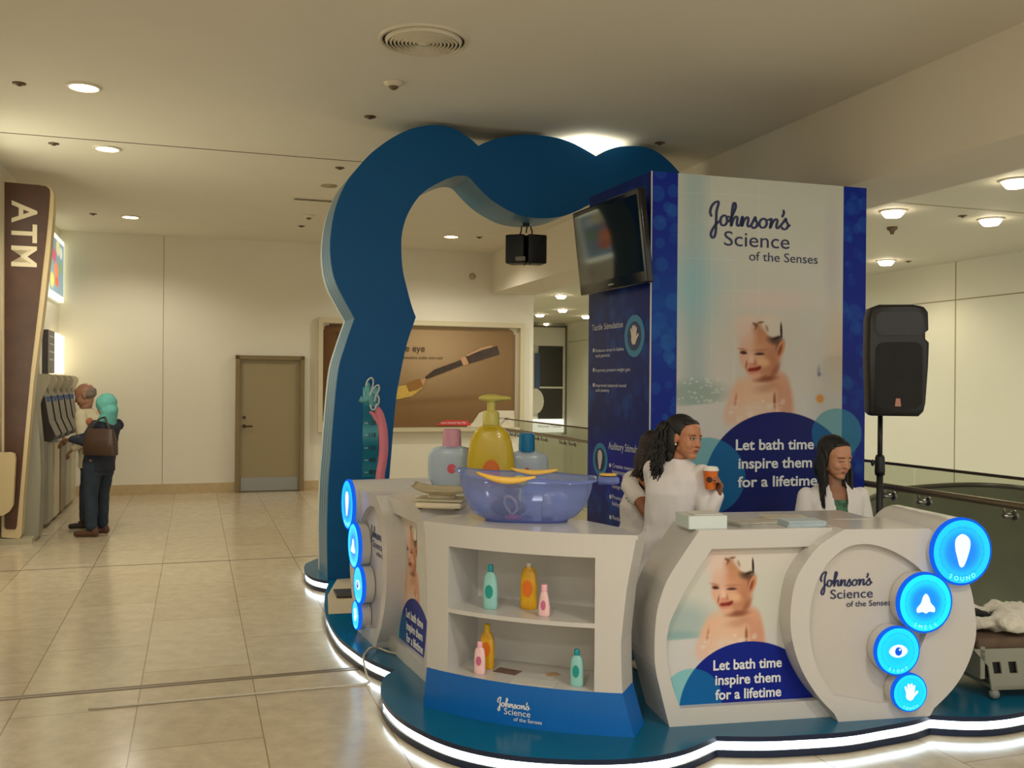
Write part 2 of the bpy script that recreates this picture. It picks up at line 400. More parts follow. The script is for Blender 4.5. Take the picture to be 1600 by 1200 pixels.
# door
DOORM = mat('olive_beige_door', (150, 134, 98), .45); DF = mat('door_frame_paint', (128, 110, 72), .5)
bm = NB(); wbox(bm, d0+.06, d1-.06, VB-.045, VB-.006, .012, dz-.06); door = struct('door_1', bm, DOORM)
bm = NB()
for a, b_ in ((d0, d0+.06), (d1-.06, d1)): wbox(bm, a, b_, VB-.10, VB, 0, dz)
wbox(bm, d0, d1, VB-.10, VB, dz-.06, dz); obj('door_frame', bm, DF, door)
bm = NB(); wbox(bm, d0+.09, d1-.09, VB-.052, VB-.045, .02, .22); obj('kick_plate', bm, mat('kick_plate_steel', (150, 146, 134), .3, metal=.8), door)
bm = NB(); hp = W(d0+.13, VB-.05, 1.0)
tube(bm, [hp, hp-E2*.04, hp-E2*.045+E1*.12], .011, 8); lathe(bm, hp+E2*.004, [(.028, 0), (.028, .008)], 16, -E2); lathe(bm, hp+E2*.004+Vector((0, 0, .13)), [(.024, 0), (.024, .012)], 16, -E2)
obj('door_handle', bm, mat('dark_steel', (74, 56, 38), .4, metal=.6), door)
# shop window at the far end
def hitp(pl, px, py, off=0): x, z = pl.hit(px, py, off); return x, z
def pbox(bm, pl, pa, pb, o0, o1, mi=0, bev=0):
    xa, za = pl.hit(*pa); xb, zb = pl.hit(*pb)
    c = pl.at((xa+xb)/2, (za+zb)/2, (o0+o1)/2)
    for f in box(bm, c, pl.u*abs(xb-xa)/2, pl.n*abs(o1-o0)/2, Vector((0, 0, abs(za-zb)/2)), bev): f.material_index = mi
DG = mat('dark_shop_glass', (44, 44, 40), .12, spec=.8)
bm = NB(); pbox(bm, endw, (841, 541), (878.5, 654), .02, .05); win = struct('window_1', bm, DG)
bm = NB(); FRW = mat('white_shop_frame', (226, 222, 204), .5)
pbox(bm, endw, (828, 511), (881.5, 541), 0, .1); pbox(bm, endw, (878.5, 541), (881.5, 676), 0, .1); pbox(bm, endw, (841, 604), (879, 607), .05, .08)
obj('window_frame', bm, FRW, win)
bm = NB(); pbox(bm, endw, (828, 509), (885, 511.2), 0, .2); pbox(bm, endw, (881.5, 509), (885, 678), 0, .2); obj('window_edge', bm, mat('bronze_edge', (104, 92, 62), .4), win)
bm = NB(); pbox(bm, endw, (835, 552), (841, 607), .02, .12); obj('blue_mullion', bm, mat('blue_mullion', (70, 96, 140), .4), win)
bm = NB(); pbox(bm, endw, (828, 655), (878.5, 675), .02, .12); obj('window_sign', bm, emis('lit_shop_sign', (240, 236, 222), .9), win)
x0, z0 = endw.hit(838, 671); x1, _ = endw.hit(874, 671)
text_on('sign_lettering', 'Women Trends', endw, x0, x1, z0+.06, mat('grey_letters', (90, 92, 110), .5), win, off=.125)
bm = NB(); x0, z0 = endw.hit(833, 627)
slab(bm, endw, [(x0+.2*math.cos(t)*1.4, z0+.38*math.sin(t)) for t in np.linspace(0, 2*math.pi, 20)[:-1]], [], .16, .05); obj('window_decal', bm, FRW, win)
# billboard on the back wall
bp = back.off(-.0)
FR = mat('cream_frame', (206, 194, 160), .45)
bb = thing('wall_billboard', W(3.5, VB-.03, 1.2), 'wide framed brown poster of a gold-bristled brush handle on the cream back wall', 'poster')
A_ = back.hit(499, 499.5); B_ = back.hit(812, 670)
x0, z1 = A_; x1 = B_[0]; z0 = B_[1]
def rrect(x0, x1, z0, z1, r, n=6):
    out = []
    for cx, cz, a in ((x1-r, z1-r, 0), (x0+r, z1-r, 90), (x0+r, z0+r, 180), (x1-r, z0+r, 270)):
        for k in range(n+1): t = math.radians(a+90*k/n); out.append((cx+r*math.cos(t), cz+r*math.sin(t)))
    return out
bm = NB(); slab(bm, back, [(x0-.02, z0-.03), (x1+.05, z0-.03), (x1+.05, z1+.03), (x0-.02, z1+.03)], [[(x0+.05, z0+.03), (x1-.03, z0+.03), (x1-.03, z1-.05), (x0+.05, z1-.05)]], .10, 0)
obj('frame', bm, FR, bb)
def bill(X, Z):
    u = (X-x0)/(x1-x0); v = (Z-z0)/(z1-z0)
    img = np.zeros(X.shape+(3,)); base = np.array((128, 98, 62))/255.; img[:] = base
    g = np.exp(-(((u-.52)/.30)**2+((v-.72)/.42)**2))[..., None]; img[:] = img*(1-g*.55)+np.array((206, 182, 146))/255.*g*.6
    g = np.exp(-((u)/.13)**2)[..., None]; img[:] = img*(1-g*.6)+np.array((84, 48, 22))/255.*g*.6
    g = np.exp(-((v-.05)/.2)**2)[..., None]; img[:] = img*(1-g*.25)+np.array((120, 78, 40))/255.*g*.25
    ell(img, u, v, .62, .28, .42, .03, (124, 92, 56), .9, .12, .6)
    return img
inn = rrect(x0+.06, x1-.11, z0+.05, z1-.07, .1); slash = in_poly(inn)
print_grid('poster', back, (x0+.05, x1-.1, z0+.04, z1-.06), 130, 70, bill, PRINT, bb, off=.02, inside=slash)
bm = NB(); slab(bm, back, [(x0, z0), (x1, z0), (x1, z1), (x0, z1)], [], .012, 0.001); obj('backing', bm, mat('poster_white', (220, 210, 184), .4), bb)
hw = lambda px, py: back.hit(px, py)
bm = NB()
def ribbon(bm, pl, pts, ws, off):
    L = R = None
    for i, (x, z) in enumerate(pts):
        a = pts[max(0, i-1)]; b = pts[min(len(pts)-1, i+1)]; d = Vector((b[0]-a[0], b[1]-a[1])).normalized(); ww = ws[i] if isinstance(ws, list) else ws
        l = bm.verts.new(pl.at(x-d.y*ww, z+d.x*ww, off)); r = bm.verts.new(pl.at(x+d.y*ww, z-d.x*ww, off))
        if L: bm.faces.new((L, l, r, R))
        L, R = l, r
ribbon(bm, back, [hw(664, 591), hw(680, 582), hw(722, 566)], [.02, .05, .045], .03); obj('brush_grip', bm, mat('dark_patterned_handle', (62, 44, 30), .4, noise=.5, nscale=14), bb)
bm = NB(); ribbon(bm, back, [hw(727, 563), hw(778, 547)], .07, .03)
obj('brush_handle', bm, mat('dark_patterned_handle', (62, 44, 30), .4, noise=.5, nscale=14), bb)
bm = NB(); ribbon(bm, back, [hw(636, 606), hw(650, 601), hw(658, 597)], [.07, .08, .06], .0305); obj('brush_ferrule', bm, mat('brown_gold_print', (150, 104, 44), .4), bb)
for nm, pp, ww, oo in (('brush_neck', [hw(656, 600), hw(662, 594), hw(668, 589)], [.06, .02, .02], .029), ('brush_collar', [hw(721, 566), hw(729, 562)], .07, .031), ('brush_clip', [hw(728, 556), hw(752, 545), hw(768, 541)], .015, .034)):
    bm = NB(); ribbon(bm, back, pp, ww, oo); obj(nm, bm, mat('copper_print', (196, 150, 104), .4), bb)
bm = NB(); ribbon(bm, back, [hw(596, 616), hw(620, 614), hw(640, 610), hw(657, 602)], [.10, .10, .10, .05], .028); obj('brush_bristles', bm, mat('gold_print', (206, 170, 74), .5, noise=.15, nscale=20), bb)
bm = NB(); pts = [hw(680, 664), hw(694, 656.5), hw(730, 657), hw(736, 665)]
poly_flat(bm, [back.at(x, z, .032) for x, z in pts]); obj('red_tab', bm, mat('red_print', (214, 66, 62), .4), bb)
bm = NB(); pts = [hw(728, 667), hw(738, 660), hw(748, 645), hw(758, 641), hw(803, 641.5), hw(803, 668)]
poly_flat(bm, [back.at(x, z, .031) for x, z in pts]); obj('white_corner', bm, mat('poster_white'[:], (220, 210, 184), .4), bb)
DK = mat('brown_ink', (70, 48, 28), .5)
def wtext(s, pa, pb, m=DK, par=None, pl=back, off=.035, bold=0, name='lettering'):
    xa, za = pl.hit(*pa); xb, zb = pl.hit(*pb); return text_on(name, s, pl, xa, xb, za, m, par, off=off, bold=bold)
wtext('the eye', (620, 548.5), (663, 549), par=bb); wtext('restaurants under one roof', (624, 560), (691, 560), par=bb)
wtext('T', (522, 531), (532, 531), par=bb); wtext('Cairo Festival City Mall', (688, 662), (727, 663), m=WINK, par=bb, off=.037)
wtext('cairo festival', (779, 654), (794, 655), m=mat('grey_letters', (90, 92, 110), .5), par=bb)
# ---------------------------------------------------------------- ceiling fittings
GLOWM = emis('downlight_glow', (255, 236, 205), 14)
RIM = mat('white_enamel_rim', (220, 210, 186), .4)
def downlight(px, py, z, label, grp, power, r=.10, bowl=0, col=(1, .94, .82)):
    p = G(px, py, z); t = thing('ceiling_light', p, label, 'ceiling light', grp)
    bm = NB(); lathe(bm, p, [(r*1.25, 0), (r*1.22, -.012), (r*1.02, -.016), (r, .0)], 28, cap=False); obj('rim', bm, RIM, t, True)
    bm = NB()
    if bowl: lathe(bm, p, [(r*1.05, -.004), (r*.95, -bowl*.5), (r*.7, -bowl), (.001, -bowl*1.05)], 24)
    else: lathe(bm, p, [(r, -.004), (r*.8, -.012), (.001, -.015)], 24)
    obj('lamp', bm, GLOWM, t, True)
    l = bpy.data.lights.new('downlight', 'SPOT'); l.energy = power; l.color = col; l.spot_size = math.radians(150); l.spot_blend = .6; l.shadow_soft_size = .1
    o = bpy.data.objects.new('downlight', l); C.objects.link(o); o.location = p-Vector((0, 0, .05+bowl)); return t
for px, py, wh in ((131, 135, 'nearest the camera in the left row'), (167.5, 231.5, 'in the middle of the left row beside the ceiling seam'), (204, 338.5, 'closest to the back wall at the end of the left row'), (705, 369, 'seen through the opening of the blue arch')):
    downlight(px, py, ZC, 'round recessed downlight '+wh, 'hall ceiling downlights', 75)
for px, py, wh in ((1587, 281, 'at the right edge of the photo, largest of them'), (1395.5, 329, 'beside the top right corner of the blue tower'), (1548, 342, 'below the largest one at right'), (1384.5, 407, 'lowest at right above the pale panel wall'),
                   (876.5, 461, 'nearest in the cluster left of the television'), (879, 483.5, 'in the middle of the small cluster left of the television'), (843.5, 491, 'leftmost of the small cluster by the beam'), (852, 505.5, 'lowest of the small cluster over the shop window'), (915.5, 493.5, 'in the small cluster, touching the tower edge')):
    downlight(px, py, ZC2, 'glowing atrium ceiling downlight '+wh, 'atrium ceiling downlights', 30, r=.11, bowl=.07, col=(1, .9, .66))
# air diffuser with concentric rings
p = G(662, 63, ZC); t = thing('air_diffuser', p, 'large round ceiling air diffuser with concentric rings near top of photo', 'vent')
bm = NB(); lathe(bm, p, [(.285, 0), (.28, -.01), (.262, -.014), (.258, .0)], 48, cap=False); obj('flange', bm, RIM, t, True)
bm = NB(); lathe(bm, p, [(.258, -.0015), (.001, -.0015)], 40, cap=False); obj('throat', bm, mat('dark_throat', (40, 32, 22), .8), t)
for k in range(9):
    r = .243-.024*k; bm = NB(); lathe(bm, p, [(r, -.004), (r-.006, -.022), (r-.016, -.03), (r-.019, -.026), (r-.008, -.004)], 40, cap=False); obj('ring', bm, RIM, t, True)
bm = NB(); lathe(bm, p, [(.03, -.004), (.03, -.03), (.001, -.032)], 24); obj('centre_cap', bm, RIM, t, True)
for px, py, lb in ((615, 129, 'white dome smoke detector on the ceiling below the round diffuser'), (482.5, 337, 'small smoke detector on the ceiling near the slot vent')):
    p = G(px, py, ZC); t = thing('smoke_detector', p, lb, 'smoke detector')
    bm = NB(); lathe(bm, p, [(.075, 0), (.07, -.012), (.045, -.028), (.038, -.03)], 24); obj('base', bm, RIM, t, True)
    bm = NB(); lathe(bm, p, [(.036, -.03), (.034, -.036), (.018, -.05), (.001, -.052)], 20); obj('sensor', bm, mat('dark_sensor', (110, 88, 62), .5), t, True)
p = G(1394, 355, ZC2); bm = NB(); lathe(bm, p, [(.06, 0), (.055, -.03), (.03, -.045), (.02, -.08), (.001, -.085)], 20); single('smoke_detector', bm, mat('dark_sensor', (110, 88, 62), .5), 'small brown detector on the atrium ceiling under a downlight', 'smoke detector', smooth=True)
for px, py, z, wh in ((30, 130, ZC, 'at the far left of the ceiling'), (84, 224, ZC, 'left of the middle downlight'), (145.5, 334, ZC, 'beside the downlight nearest the back wall'), (578, 182, ZC, 'left of the arch top'), (531, 262, ZC, 'beside the arch shoulder'), (471, 353, ZC, 'below the slot vent'),
                      (1031, 223, ZC, 'right of the bright ceiling glow'), (749, 370.5, ZC, 'inside the arch opening'), (1504, 337, ZC2, 'between two atrium downlights'), (1419, 408, ZC2, 'right of the lowest atrium downlight')):
    p = G(px, py, z); bm = NB(); lathe(bm, p, [(.048, 0), (.046, -.006), (.02, -.008), (.016, -.02), (.001, -.022)], 20)
    single('ceiling_sprinkler', bm, mat('brown_fitting', (96, 70, 44), .5), 'small dark round sprinkler fitting '+wh, 'sprinkler', 'ceiling sprinklers', smooth=True)
p = G(514, 290, ZC); bm = NB(); lathe(bm, p, [(.09, 0), (.088, -.008), (.001, -.012)], 24); single('ceiling_speaker', bm, mat('grey_fitting', (168, 152, 120), .6), 'faint round cover plate on the ceiling left of the arch', 'ceiling speaker', smooth=True)
p = G(497, 312, ZC); t = thing('slot_vent', p, 'pale slot air vent on the ceiling left of the blue arch', 'vent')
bm = NB(); box(bm, p-Vector((0, 0, .004)), E1*.29, E2*.07, Vector((0, 0, .006))); obj('plate', bm, RIM, t)
for k in (-1, 1): bm = NB(); box(bm, p+E2*.03*k-Vector((0, 0, .011)), E1*.27, E2*.012, Vector((0, 0, .002))); obj('slot', bm, mat('dark_throat', (40, 32, 22), .8), t)
bm = NB(); p = W(back.hit(737.5, 432)[0], VB-.04, back.hit(737.5, 432)[1]); lathe(bm, p+E2*.04, [(.05, 0), (.05, .03), (.03, .06), (.001, .065)], 16, -E2)
single('wall_camera', bm, mat('grey_fitting', (168, 152, 120), .6), 'tiny round fitting high on the back wall inside the arch opening', 'wall sensor', smooth=True)
# ---------------------------------------------------------------- railing of the void
UR = 4.88
GLASS = see_through('railing_glass', (240, 242, 234), (150, 150, 140), .95, .05)
rl = thing('glass_railing', W(UR, 9, 0), 'long glass balustrade with steel handrail along the atrium edge', 'railing')
jv = [5.55+1.088*k for k in range(-6, 9)]
for a, b_ in zip(jv, jv[1:]):
    if a > VB-.2: break
    bm = NB(); wbox(bm, UR-.006, UR+.006, a+.008, min(b_, VB)-.008, .0, 1.085); obj('glass_panel', bm, GLASS, rl)
bm = NB(); wbox(bm, UR-.012, UR+.012, jv[0], VB, 1.085, 1.105); obj('top_rail', bm, mat('dark_steel_rail', (96, 84, 66), .35, metal=.7), rl)
bm = NB(); tube(bm, [W(UR-.1, jv[0], .935), W(UR-.1, VB-.05, .935)], .024, 14); obj('handrail', bm, mat('satin_handrail', (128, 114, 92), .3, metal=.7), rl, True)
for j in jv[1:]:
    for d in (-.15, .2):
        if j+d < VB-.1:
            bm = NB(); p = W(UR, j+d, .86)
            tube(bm, [p, p-E1*.1], .017, 10); lathe(bm, p-E1*.004, [(.034, 0), (.034, .014), (.026, .018)], 18, -E1); tube(bm, [p-E1*.09, p-E1*.1+Vector((0, 0, .075))], .008, 8)
            obj('bracket', bm, METAL, rl, True)
# curved balustrade on the other side of the void
cb = [G(px, py, .5) for px, py in ((1352, 783), (1372, 774), (1400, 766), (1440, 761), (1503, 757.5), (1552, 758.5), (1600, 763), (1660, 776))]
cb = spl(cb, 6); t = thing('curved_balustrade', cb[20]-Vector((0, 0, 1.6)), 'curved grey-green glass balustrade with dark rail beyond the railing', 'railing')
bm = NB(); L = [(bm.verts.new(p), bm.verts.new(Vector((p.x, p.y, -1.1)))) for p in cb]
for a, b_ in zip(L, L[1:]): bm.faces.new((a[0], b_[0], b_[1], a[1]))
bmesh.ops.solidify(bm, geom=bm.faces[:], thickness=.03)
obj('curved_glass', bm, mat('grey_green_glass', (176, 178, 156), .15, noise=.1, nscale=3), t, True)
bm = NB(); tube(bm, cb, .03, 10); obj('curved_rail', bm, mat('dark_rail', (44, 38, 28), .4), t, True)
# ---------------------------------------------------------------- left wall: cash machines, sign, posters
lw = Plane(W(UL, 0), E2)
LGREY = mat('pale_machine_shell', (176, 166, 138), .4); GREY = mat('grey_green_shell', (142, 138, 120), .4); DARKM = mat('dark_console', (52, 46, 40), .3)
for k in range(5):
    v0 = 11.75+.56*k; nm = ('nearest the brown sign', 'second from the brown sign', 'middle one of the row, between two neighbours', 'fourth from the brown sign, in front of the man', 'farthest, next to the back wall')[k]
    uf = -1.50
    t = thing('cash_machine', W(UL+.1, v0+.26, 0), 'tall pale-shelled cash machine, '+nm, 'cash machine', 'cash machines along the left wall')
    bm = NB(); wbox(bm, UL, uf-.06, v0+.05, v0+.50, 0.04, .98, .02); obj('body', bm, (GREY, LGREY, mat('brown_shell', (110, 94, 76), .4))[k % 3], t)
    bm = NB()
    prof = [(UL, .98), (uf-.02, .98), (uf+.02, 1.04), (uf-.05, 1.2), (uf-.09, 1.45), (uf-.13, 1.6), (UL, 1.6)]
    A = [bm.verts.new(W(u, v0+.06, z)) for u, z in prof]; B = [bm.verts.new(W(u, v0+.49, z)) for u, z in prof]
    bm.faces.new(A); bm.faces.new(B[::-1])
    for i in range(len(A)): bm.faces.new((A[i], A[(i+1) % 7], B[(i+1) % 7], B[i]))
    obj('console', bm, DARKM, t)
    bm = NB(); wbox(bm, uf-.1, uf-.085, v0+.14, v0+.42, 1.26, 1.48); obj('screen', bm, emis('cash_screen', (84, 96, 120), .35), t)
    for s in (0, 1):
        bm = NB(); vv = v0+s*.5
        pr = spl([(UL, 1.0, 0), (UL+.14, 1.02, 0), (UL+.17, 1.25, 0), (UL+.25, 1.5, 0), (UL+.31, 1.66, 0), (UL+.285, 1.72, 0), (UL+.2, 1.735, 0), (UL, 1.735, 0)], 4)
        A = [bm.verts.new(W(q.x, vv, q.y)) for q in pr]; B = [bm.verts.new(W(q.x, vv+.035, q.y)) for q in pr]
        bm.faces.new(A); bm.faces.new(B[::-1])
        for i in range(len(A)): bm.faces.new((A[i], A[(i+1) % len(A)], B[(i+1) % len(A)], B[i]))
        obj('side_fin', bm, LGREY, t, auto=40)
    bm = NB(); wbox(bm, uf-.08, uf+.04, v0+.12, v0+.44, .965, .995, .006); obj('keypad_shelf', bm, METAL, t)
# sign
sv = G(30, 851, 0).dot(E2); sp = Plane(W(0, sv), E1)
t = thing('cash_machine_sign', W(UL+.3, sv+.1, 0), 'tall tapering brown ATM sign with pale edge by the left wall', 'sign')
def so(pts, off=0): return [sp.hit(x, y, off) for x, y in pts]
edge = so([(2, 840), (2, 283), (60, 288), (74, 290), (81, 296), (84, 305), (83, 330), (78, 390), (68, 480), (52, 600), (44, 690), (36, 780), (33, 836), (30, 842)])
bm = NB(); slab(bm, sp, edge, [], -.012, -.2); obj('shell', bm, mat('cream_sign_edge', (206, 184, 140), .4), t)
face = so([(7, 824), (7, 284.5), (60, 289), (72, 291), (77.5, 296), (78, 304), (76, 330), (72, 375), (60, 480), (48, 580), (38, 685), (31, 770), (26, 822), (24, 827), (10, 827)])
bm = NB(); slab(bm, sp, face, [], 0, -.03); obj('brown_face', bm, mat('brown_laminate', (76, 44, 24), .35, noise=.25, nscale=6), t)
# letters run top to bottom, turned a quarter right
def turned(s, pl, xb, z_top, z_bot, m, par, cap):
    me = text_data(s, .02, 1.12); n = len(me.vertices); co = np.empty(n*3); me.vertices.foreach_get('co', co); co = co.reshape(-1, 3)
    L = co[:, 0].max()-co[:, 0].min(); k = (z_top-z_bot)/L; mn = co[:, 0].min(); o = np.empty_like(co)
    for i, (a, b_, c) in enumerate(co): o[i] = pl.at(xb+b_*cap/.73, z_top-(a-mn)*k, .003+(.004 if c > 0 else 0))
    me.vertices.foreach_set('co', o.ravel()); return link_mesh('lettering', me, m, par)
xb, zt_ = sp.hit(19.5, 313); xc, _ = sp.hit(60, 313); _, zb_ = sp.hit(19.5, 416)
turned('ATM', sp, xb, zt_, zb_, mat('cream_letters', (232, 218, 184), .4), t, xc-xb)
bm = NB(); slab(bm, sp, so([(20, 842), (30, 700), (44, 560), (54, 545), (55, 590), (57, 640), (62, 690), (64, 740), (62, 800), (60, 836), (55, 844)], -.2), [], -.2, -.5); obj('side_body', bm, GREY, t)
bm = NB(); slab(bm, sp, so([(-10, 852), (-10, 842), (50, 842), (50, 852)]), [], 0, -.4); obj('foot_rail', bm, LGREY, t)
bm = NB(); cp = Plane(W(0, sv-.12), E1); slab(bm, cp, [cp.hit(x, y) for x, y in ((-60, 806), (-60, 708), (16, 707), (22, 709), (24, 716), (20, 790), (14, 800), (4, 806))], [], 0, -.08)
single('wall_cabinet', bm, mat('cream_box', (196, 176, 132), .45), 'cream rounded machine panel at the left edge in front of the brown sign', 'machine panel')
bm = NB(); wbox(bm, UL, UL+.06, 8.7, 9.95, 1.5, 3.55, .01); single('light_box', bm, emis('lit_panel', (250, 244, 214), 2.2), 'tall glowing white light box at the left edge beside the brown sign', 'light box')
bm = NB(); wbox(bm, UL, UL+.06, 8.7, 9.95, 1.05, 1.4, .01); single('light_box', bm, emis('lit_panel', (250, 244, 214), 2.2), 'small glowing white light box low at the left edge', 'light box')
# colourful lit poster and small panels
a0, zt1 = lw.hit(93, 379); _, zb1 = lw.hit(93, 468)
t = thing('lit_poster', lw.at(a0-.6, zb1, .0), 'framed colourful lit poster high on the left wall behind the sign', 'poster')
bm = NB(); slab(bm, lw, [(a0-1.5, zb1-.05), (a0, zb1-.05), (a0, zt1), (a0-1.5, zt1)], [], .06, 0); obj('frame', bm, emis('poster_edge_light', (236, 236, 200), 1.3), t)
def colr(X, Z):
    img = np.zeros(X.shape+(3,)); img[:] = np.array((120, 150, 165))/255.; u = (X-(a0-1.5))/1.5; v = (Z-zb1)/(zt1-zb1)
    for cx, cy, rx, ry, c in ((.55, .8, .12, .14, (226, 214, 150)), (.75, .75, .1, .1, (214, 222, 214)), (.3, .62, .12, .1, (206, 70, 110)), (.45, .4, .14, .14, (226, 130, 80)), (.75, .5, .1, .12, (120, 160, 110)), (.5, .22, .12, .08, (214, 90, 50)), (.2, .2, .12, .12, (230, 200, 90))): ell(img, u, v, cx, cy, rx, ry, c, .3)
    return img
print_grid('poster', lw, (a0-1.45, a0-.06, zb1+.02, zt1-.07), 50, 50, colr, vcol_mat('backlit_print', .3, .5), t, off=.065)
for (pa, pb, mm, nm, lb) in (((66, 518), (76, 585), mat('slate_panel', (74, 70, 74), .4), 'notice_board', 'narrow dark notice panel with white writing above the cash machines'), ((77.5, 522), (85.5, 586), emis('lit_strip', (250, 236, 190), 1.6), 'lit_sign', 'wider of two glowing strips above the cash machines'), ((89, 526), (93.5, 586), emis('lit_strip', (250, 236, 190), 1.6), 'lit_sign', 'thin glowing strip above the farthest cash machine')):
    xa, za = lw.hit(*pa); xb, zb = lw.hit(*pb); bm = NB(); z_lo = 1.76; z_hi = lw.hit(pb[0], pa[1])[1]
    slab(bm, lw, [(xa, z_lo), (xb, z_lo), (xb, z_hi), (xa, z_hi)], [], .07, 0); o = single(nm, bm, mm, lb, 'panel')
    if nm == 'notice_board':
        for q in range(4): text_on('lettering', 'withdrawal', lw, xa+.1, xb-.1, z_hi-.09-.10*q, WINK, o, off=.073, height=.03)
# ================================================================ KIOSK
ZP = .095
def g2(px, py, z=ZP): p = G(px, py, z); return (p.x, p.y)
# ---- platform
runs = [[(516, 909), (507, 908), (493, 905), (482, 898), (477, 891), (482, 884), (498, 880), (520, 878)]]
lobeA = spl([(*g2(x, y), 0) for x, y in ((478, 880), (475, 887), (478, 895), (488, 902), (502, 906), (515, 908))], 5)
lobeB = spl([(*g2(x, y), 0) for x, y in ((515, 908), (509, 922), (507, 940), (508, 955), (515, 974), (529, 995), (548, 1011), (572, 1027), (597, 1039), (617, 1047))], 5)
lobeC = spl([(*g2(x, y), 0) for x, y in ((617, 1047), (601, 1057), (595, 1073), (598, 1091), (615, 1113), (645, 1134), (695, 1157), (760, 1174), (840, 1184), (935, 1187), (1010, 1183), (1070, 1171), (1121, 1150))], 5)
lobeD = spl([(*g2(x, y), 0) for x, y in ((1121, 1150), (1170, 1151), (1225, 1150), (1319, 1144), (1381, 1134), (1425, 1126), (1454, 1117))], 5)
lobeE = spl([(*g2(x, y), 0) for x, y in ((1454, 1117), (1506, 1120), (1553, 1119), (1600, 1112), (1665, 1095))], 5)
def wl_(L): return [tuple(W(u, v)) for u, v in L]
lobeE += spl([(lobeE[-1].x, lobeE[-1].y, 0)]+wl_([(4.45, 4.2), (4.62, 5.1), (4.35, 6.0)]), 5)[1:]
lobeF = spl(wl_([(4.35, 6.0), (4.72, 6.8), (4.72, 7.9), (4.3, 8.6)]), 5)
lobeG = spl(wl_([(4.3, 8.6), (3.7, 9.1), (3.0, 9.1), (2.5, 8.7)]), 5)
lobeH = spl(wl_([(2.5, 8.7), (1.9, 9.0), (1.3, 8.9)])+[(lobeA[0].x, lobeA[0].y, 0)], 5)
out = []
for L in (lobeA, lobeB, lobeC, lobeD, lobeE, lobeF, lobeG, lobeH): out += [q.copy() for q in L[:-1]]
plat = thing('kiosk_platform', (1.1, 7.0, 0), 'low cloud-shaped teal platform with glowing white light strip around its edge', 'platform')
def inset(pts, d):
    n = len(pts); o = []
    for i, p in enumerate(pts):
        t = (pts[(i+1) % n]-pts[i-1]); t = t.normalized() if t.length > 1e-6 else Vector((1, 0, 0)); nn = Vector((t.y, -t.x, 0))
        o.append(p-nn*d)
    return o
a2 = sum(out[i].x*out[(i+1) % len(out)].y-out[(i+1) % len(out)].x*out[i].y for i in range(len(out)))
sgn = 1 if a2 > 0 else -1
def ringwall(bm, pts, z0, z1, mi=0):
    A = [bm.verts.new((p.x, p.y, z0)) for p in pts]; B = [bm.verts.new((p.x, p.y, z1)) for p in pts]
    for i in range(len(A)):
        f = bm.faces.new((A[i], A[(i+1) % len(A)], B[(i+1) % len(A)], B[i])); f.material_index = mi
ins = inset(out, .012*sgn)
PT = mat('teal_platform_top', (0, 92, 126), .22, noise=.05, nscale=5); NV = mat('dark_navy_edge', (4, 26, 58), .35)
bm = NB(); poly_flat(bm, [(p.x, p.y, ZP) for p in out]); obj('top', bm, PT, plat)
bm = NB(); ringwall(bm, out, .072, ZP); obj('upper_edge', bm, NV, plat)
bm = NB(); ringwall(bm, out, .0, .032); obj('lower_edge', bm, NV, plat)
LED = emis('white_led_strip', (226, 244, 255), 4.5)
bm = NB(); ringwall(bm, ins, .030, .074); obj('light_strip', bm, LED, plat)
# pale vinyl square on the platform beside the arch
mt = [Vector((*g2(x, y), ZP+.002)) for x, y in ((512, 930), (513, 960), (640, 955), (640, 880), (530, 900))]
bm = NB(); poly_flat(bm, mt); obj('pale_vinyl', bm, mat('pale_vinyl', (200, 184, 152), .4), plat)
# ---- arch
AP = Plane(G(515, 906, ZP), (math.cos(math.radians(20)), math.sin(math.radians(20))))
px_outer = spline2([
 [(512, 905), (511, 835), (513, 760), (516.5, 715), (520, 665), (528, 582), (539, 541), (554, 497)],
 [(554, 497), (536, 465), (521.7, 433), (516, 395), (517.5, 360), (525, 322), (540, 287), (555, 267), (572, 247), (587.5, 233), (610, 217), (635, 204), (660, 197.2), (680, 195.5), (700, 198), (717.5, 205), (735, 217), (747.5, 228)],
 [(747.5, 228), (762.5, 221), (790, 213.8), (817.5, 210.8), (850, 212), (880, 218), (905, 228), (931, 244)],
 [(931, 244), (950, 234), (975, 228.5), (1010, 230.5), (1035, 243), (1062, 270), (1090, 310), (1104, 370), (1104, 450)],
 [(1104, 450), (1104, 835)]], 5)
px_inner = spline2([
 [(1020, 835), (1020, 450)], [(1020, 450), (1015, 370), (1000, 322), (965, 306), (930, 314)],
 [(930, 314), (905, 328), (880, 337.5), (855, 341), (830, 340), (805, 334), (775, 317.5), (755, 301), (742, 287), (732, 277), (720, 274.3), (705, 277.2), (685, 286), (662, 300), (648, 316), (637, 335), (631, 352), (627.5, 372), (627.5, 400), (630, 425), (635, 447), (643, 477), (649.8, 495.5)],
 [(649.8, 495.5), (635.6, 538), (626, 582.5), (619.8, 617), (615, 664), (612, 703), (608.7, 744), (605, 800), (603, 850), (603, 880)]], 5)
outer = [AP.hit(x, y) for x, y in px_outer]; inner = [AP.hit(x, y) for x, y in px_inner]
zb = ZP
outer[0] = (outer[0][0], zb); outer[-1] = (outer[-1][0], zb); inner[0] = (inner[0][0], zb); inner[-1] = (inner[-1][0], zb)
arch = thing('kiosk_arch', AP.at(2, 0, 0)+Vector((0, 0, ZP)), 'giant teal cloud-shaped arch with white striped edge rising over the kiosk', 'arch')
poly = outer+inner
DEP = [0, -.09, -.105, -.20, -.215, -.31, -.325, -.42, -.50]
bm = NB()
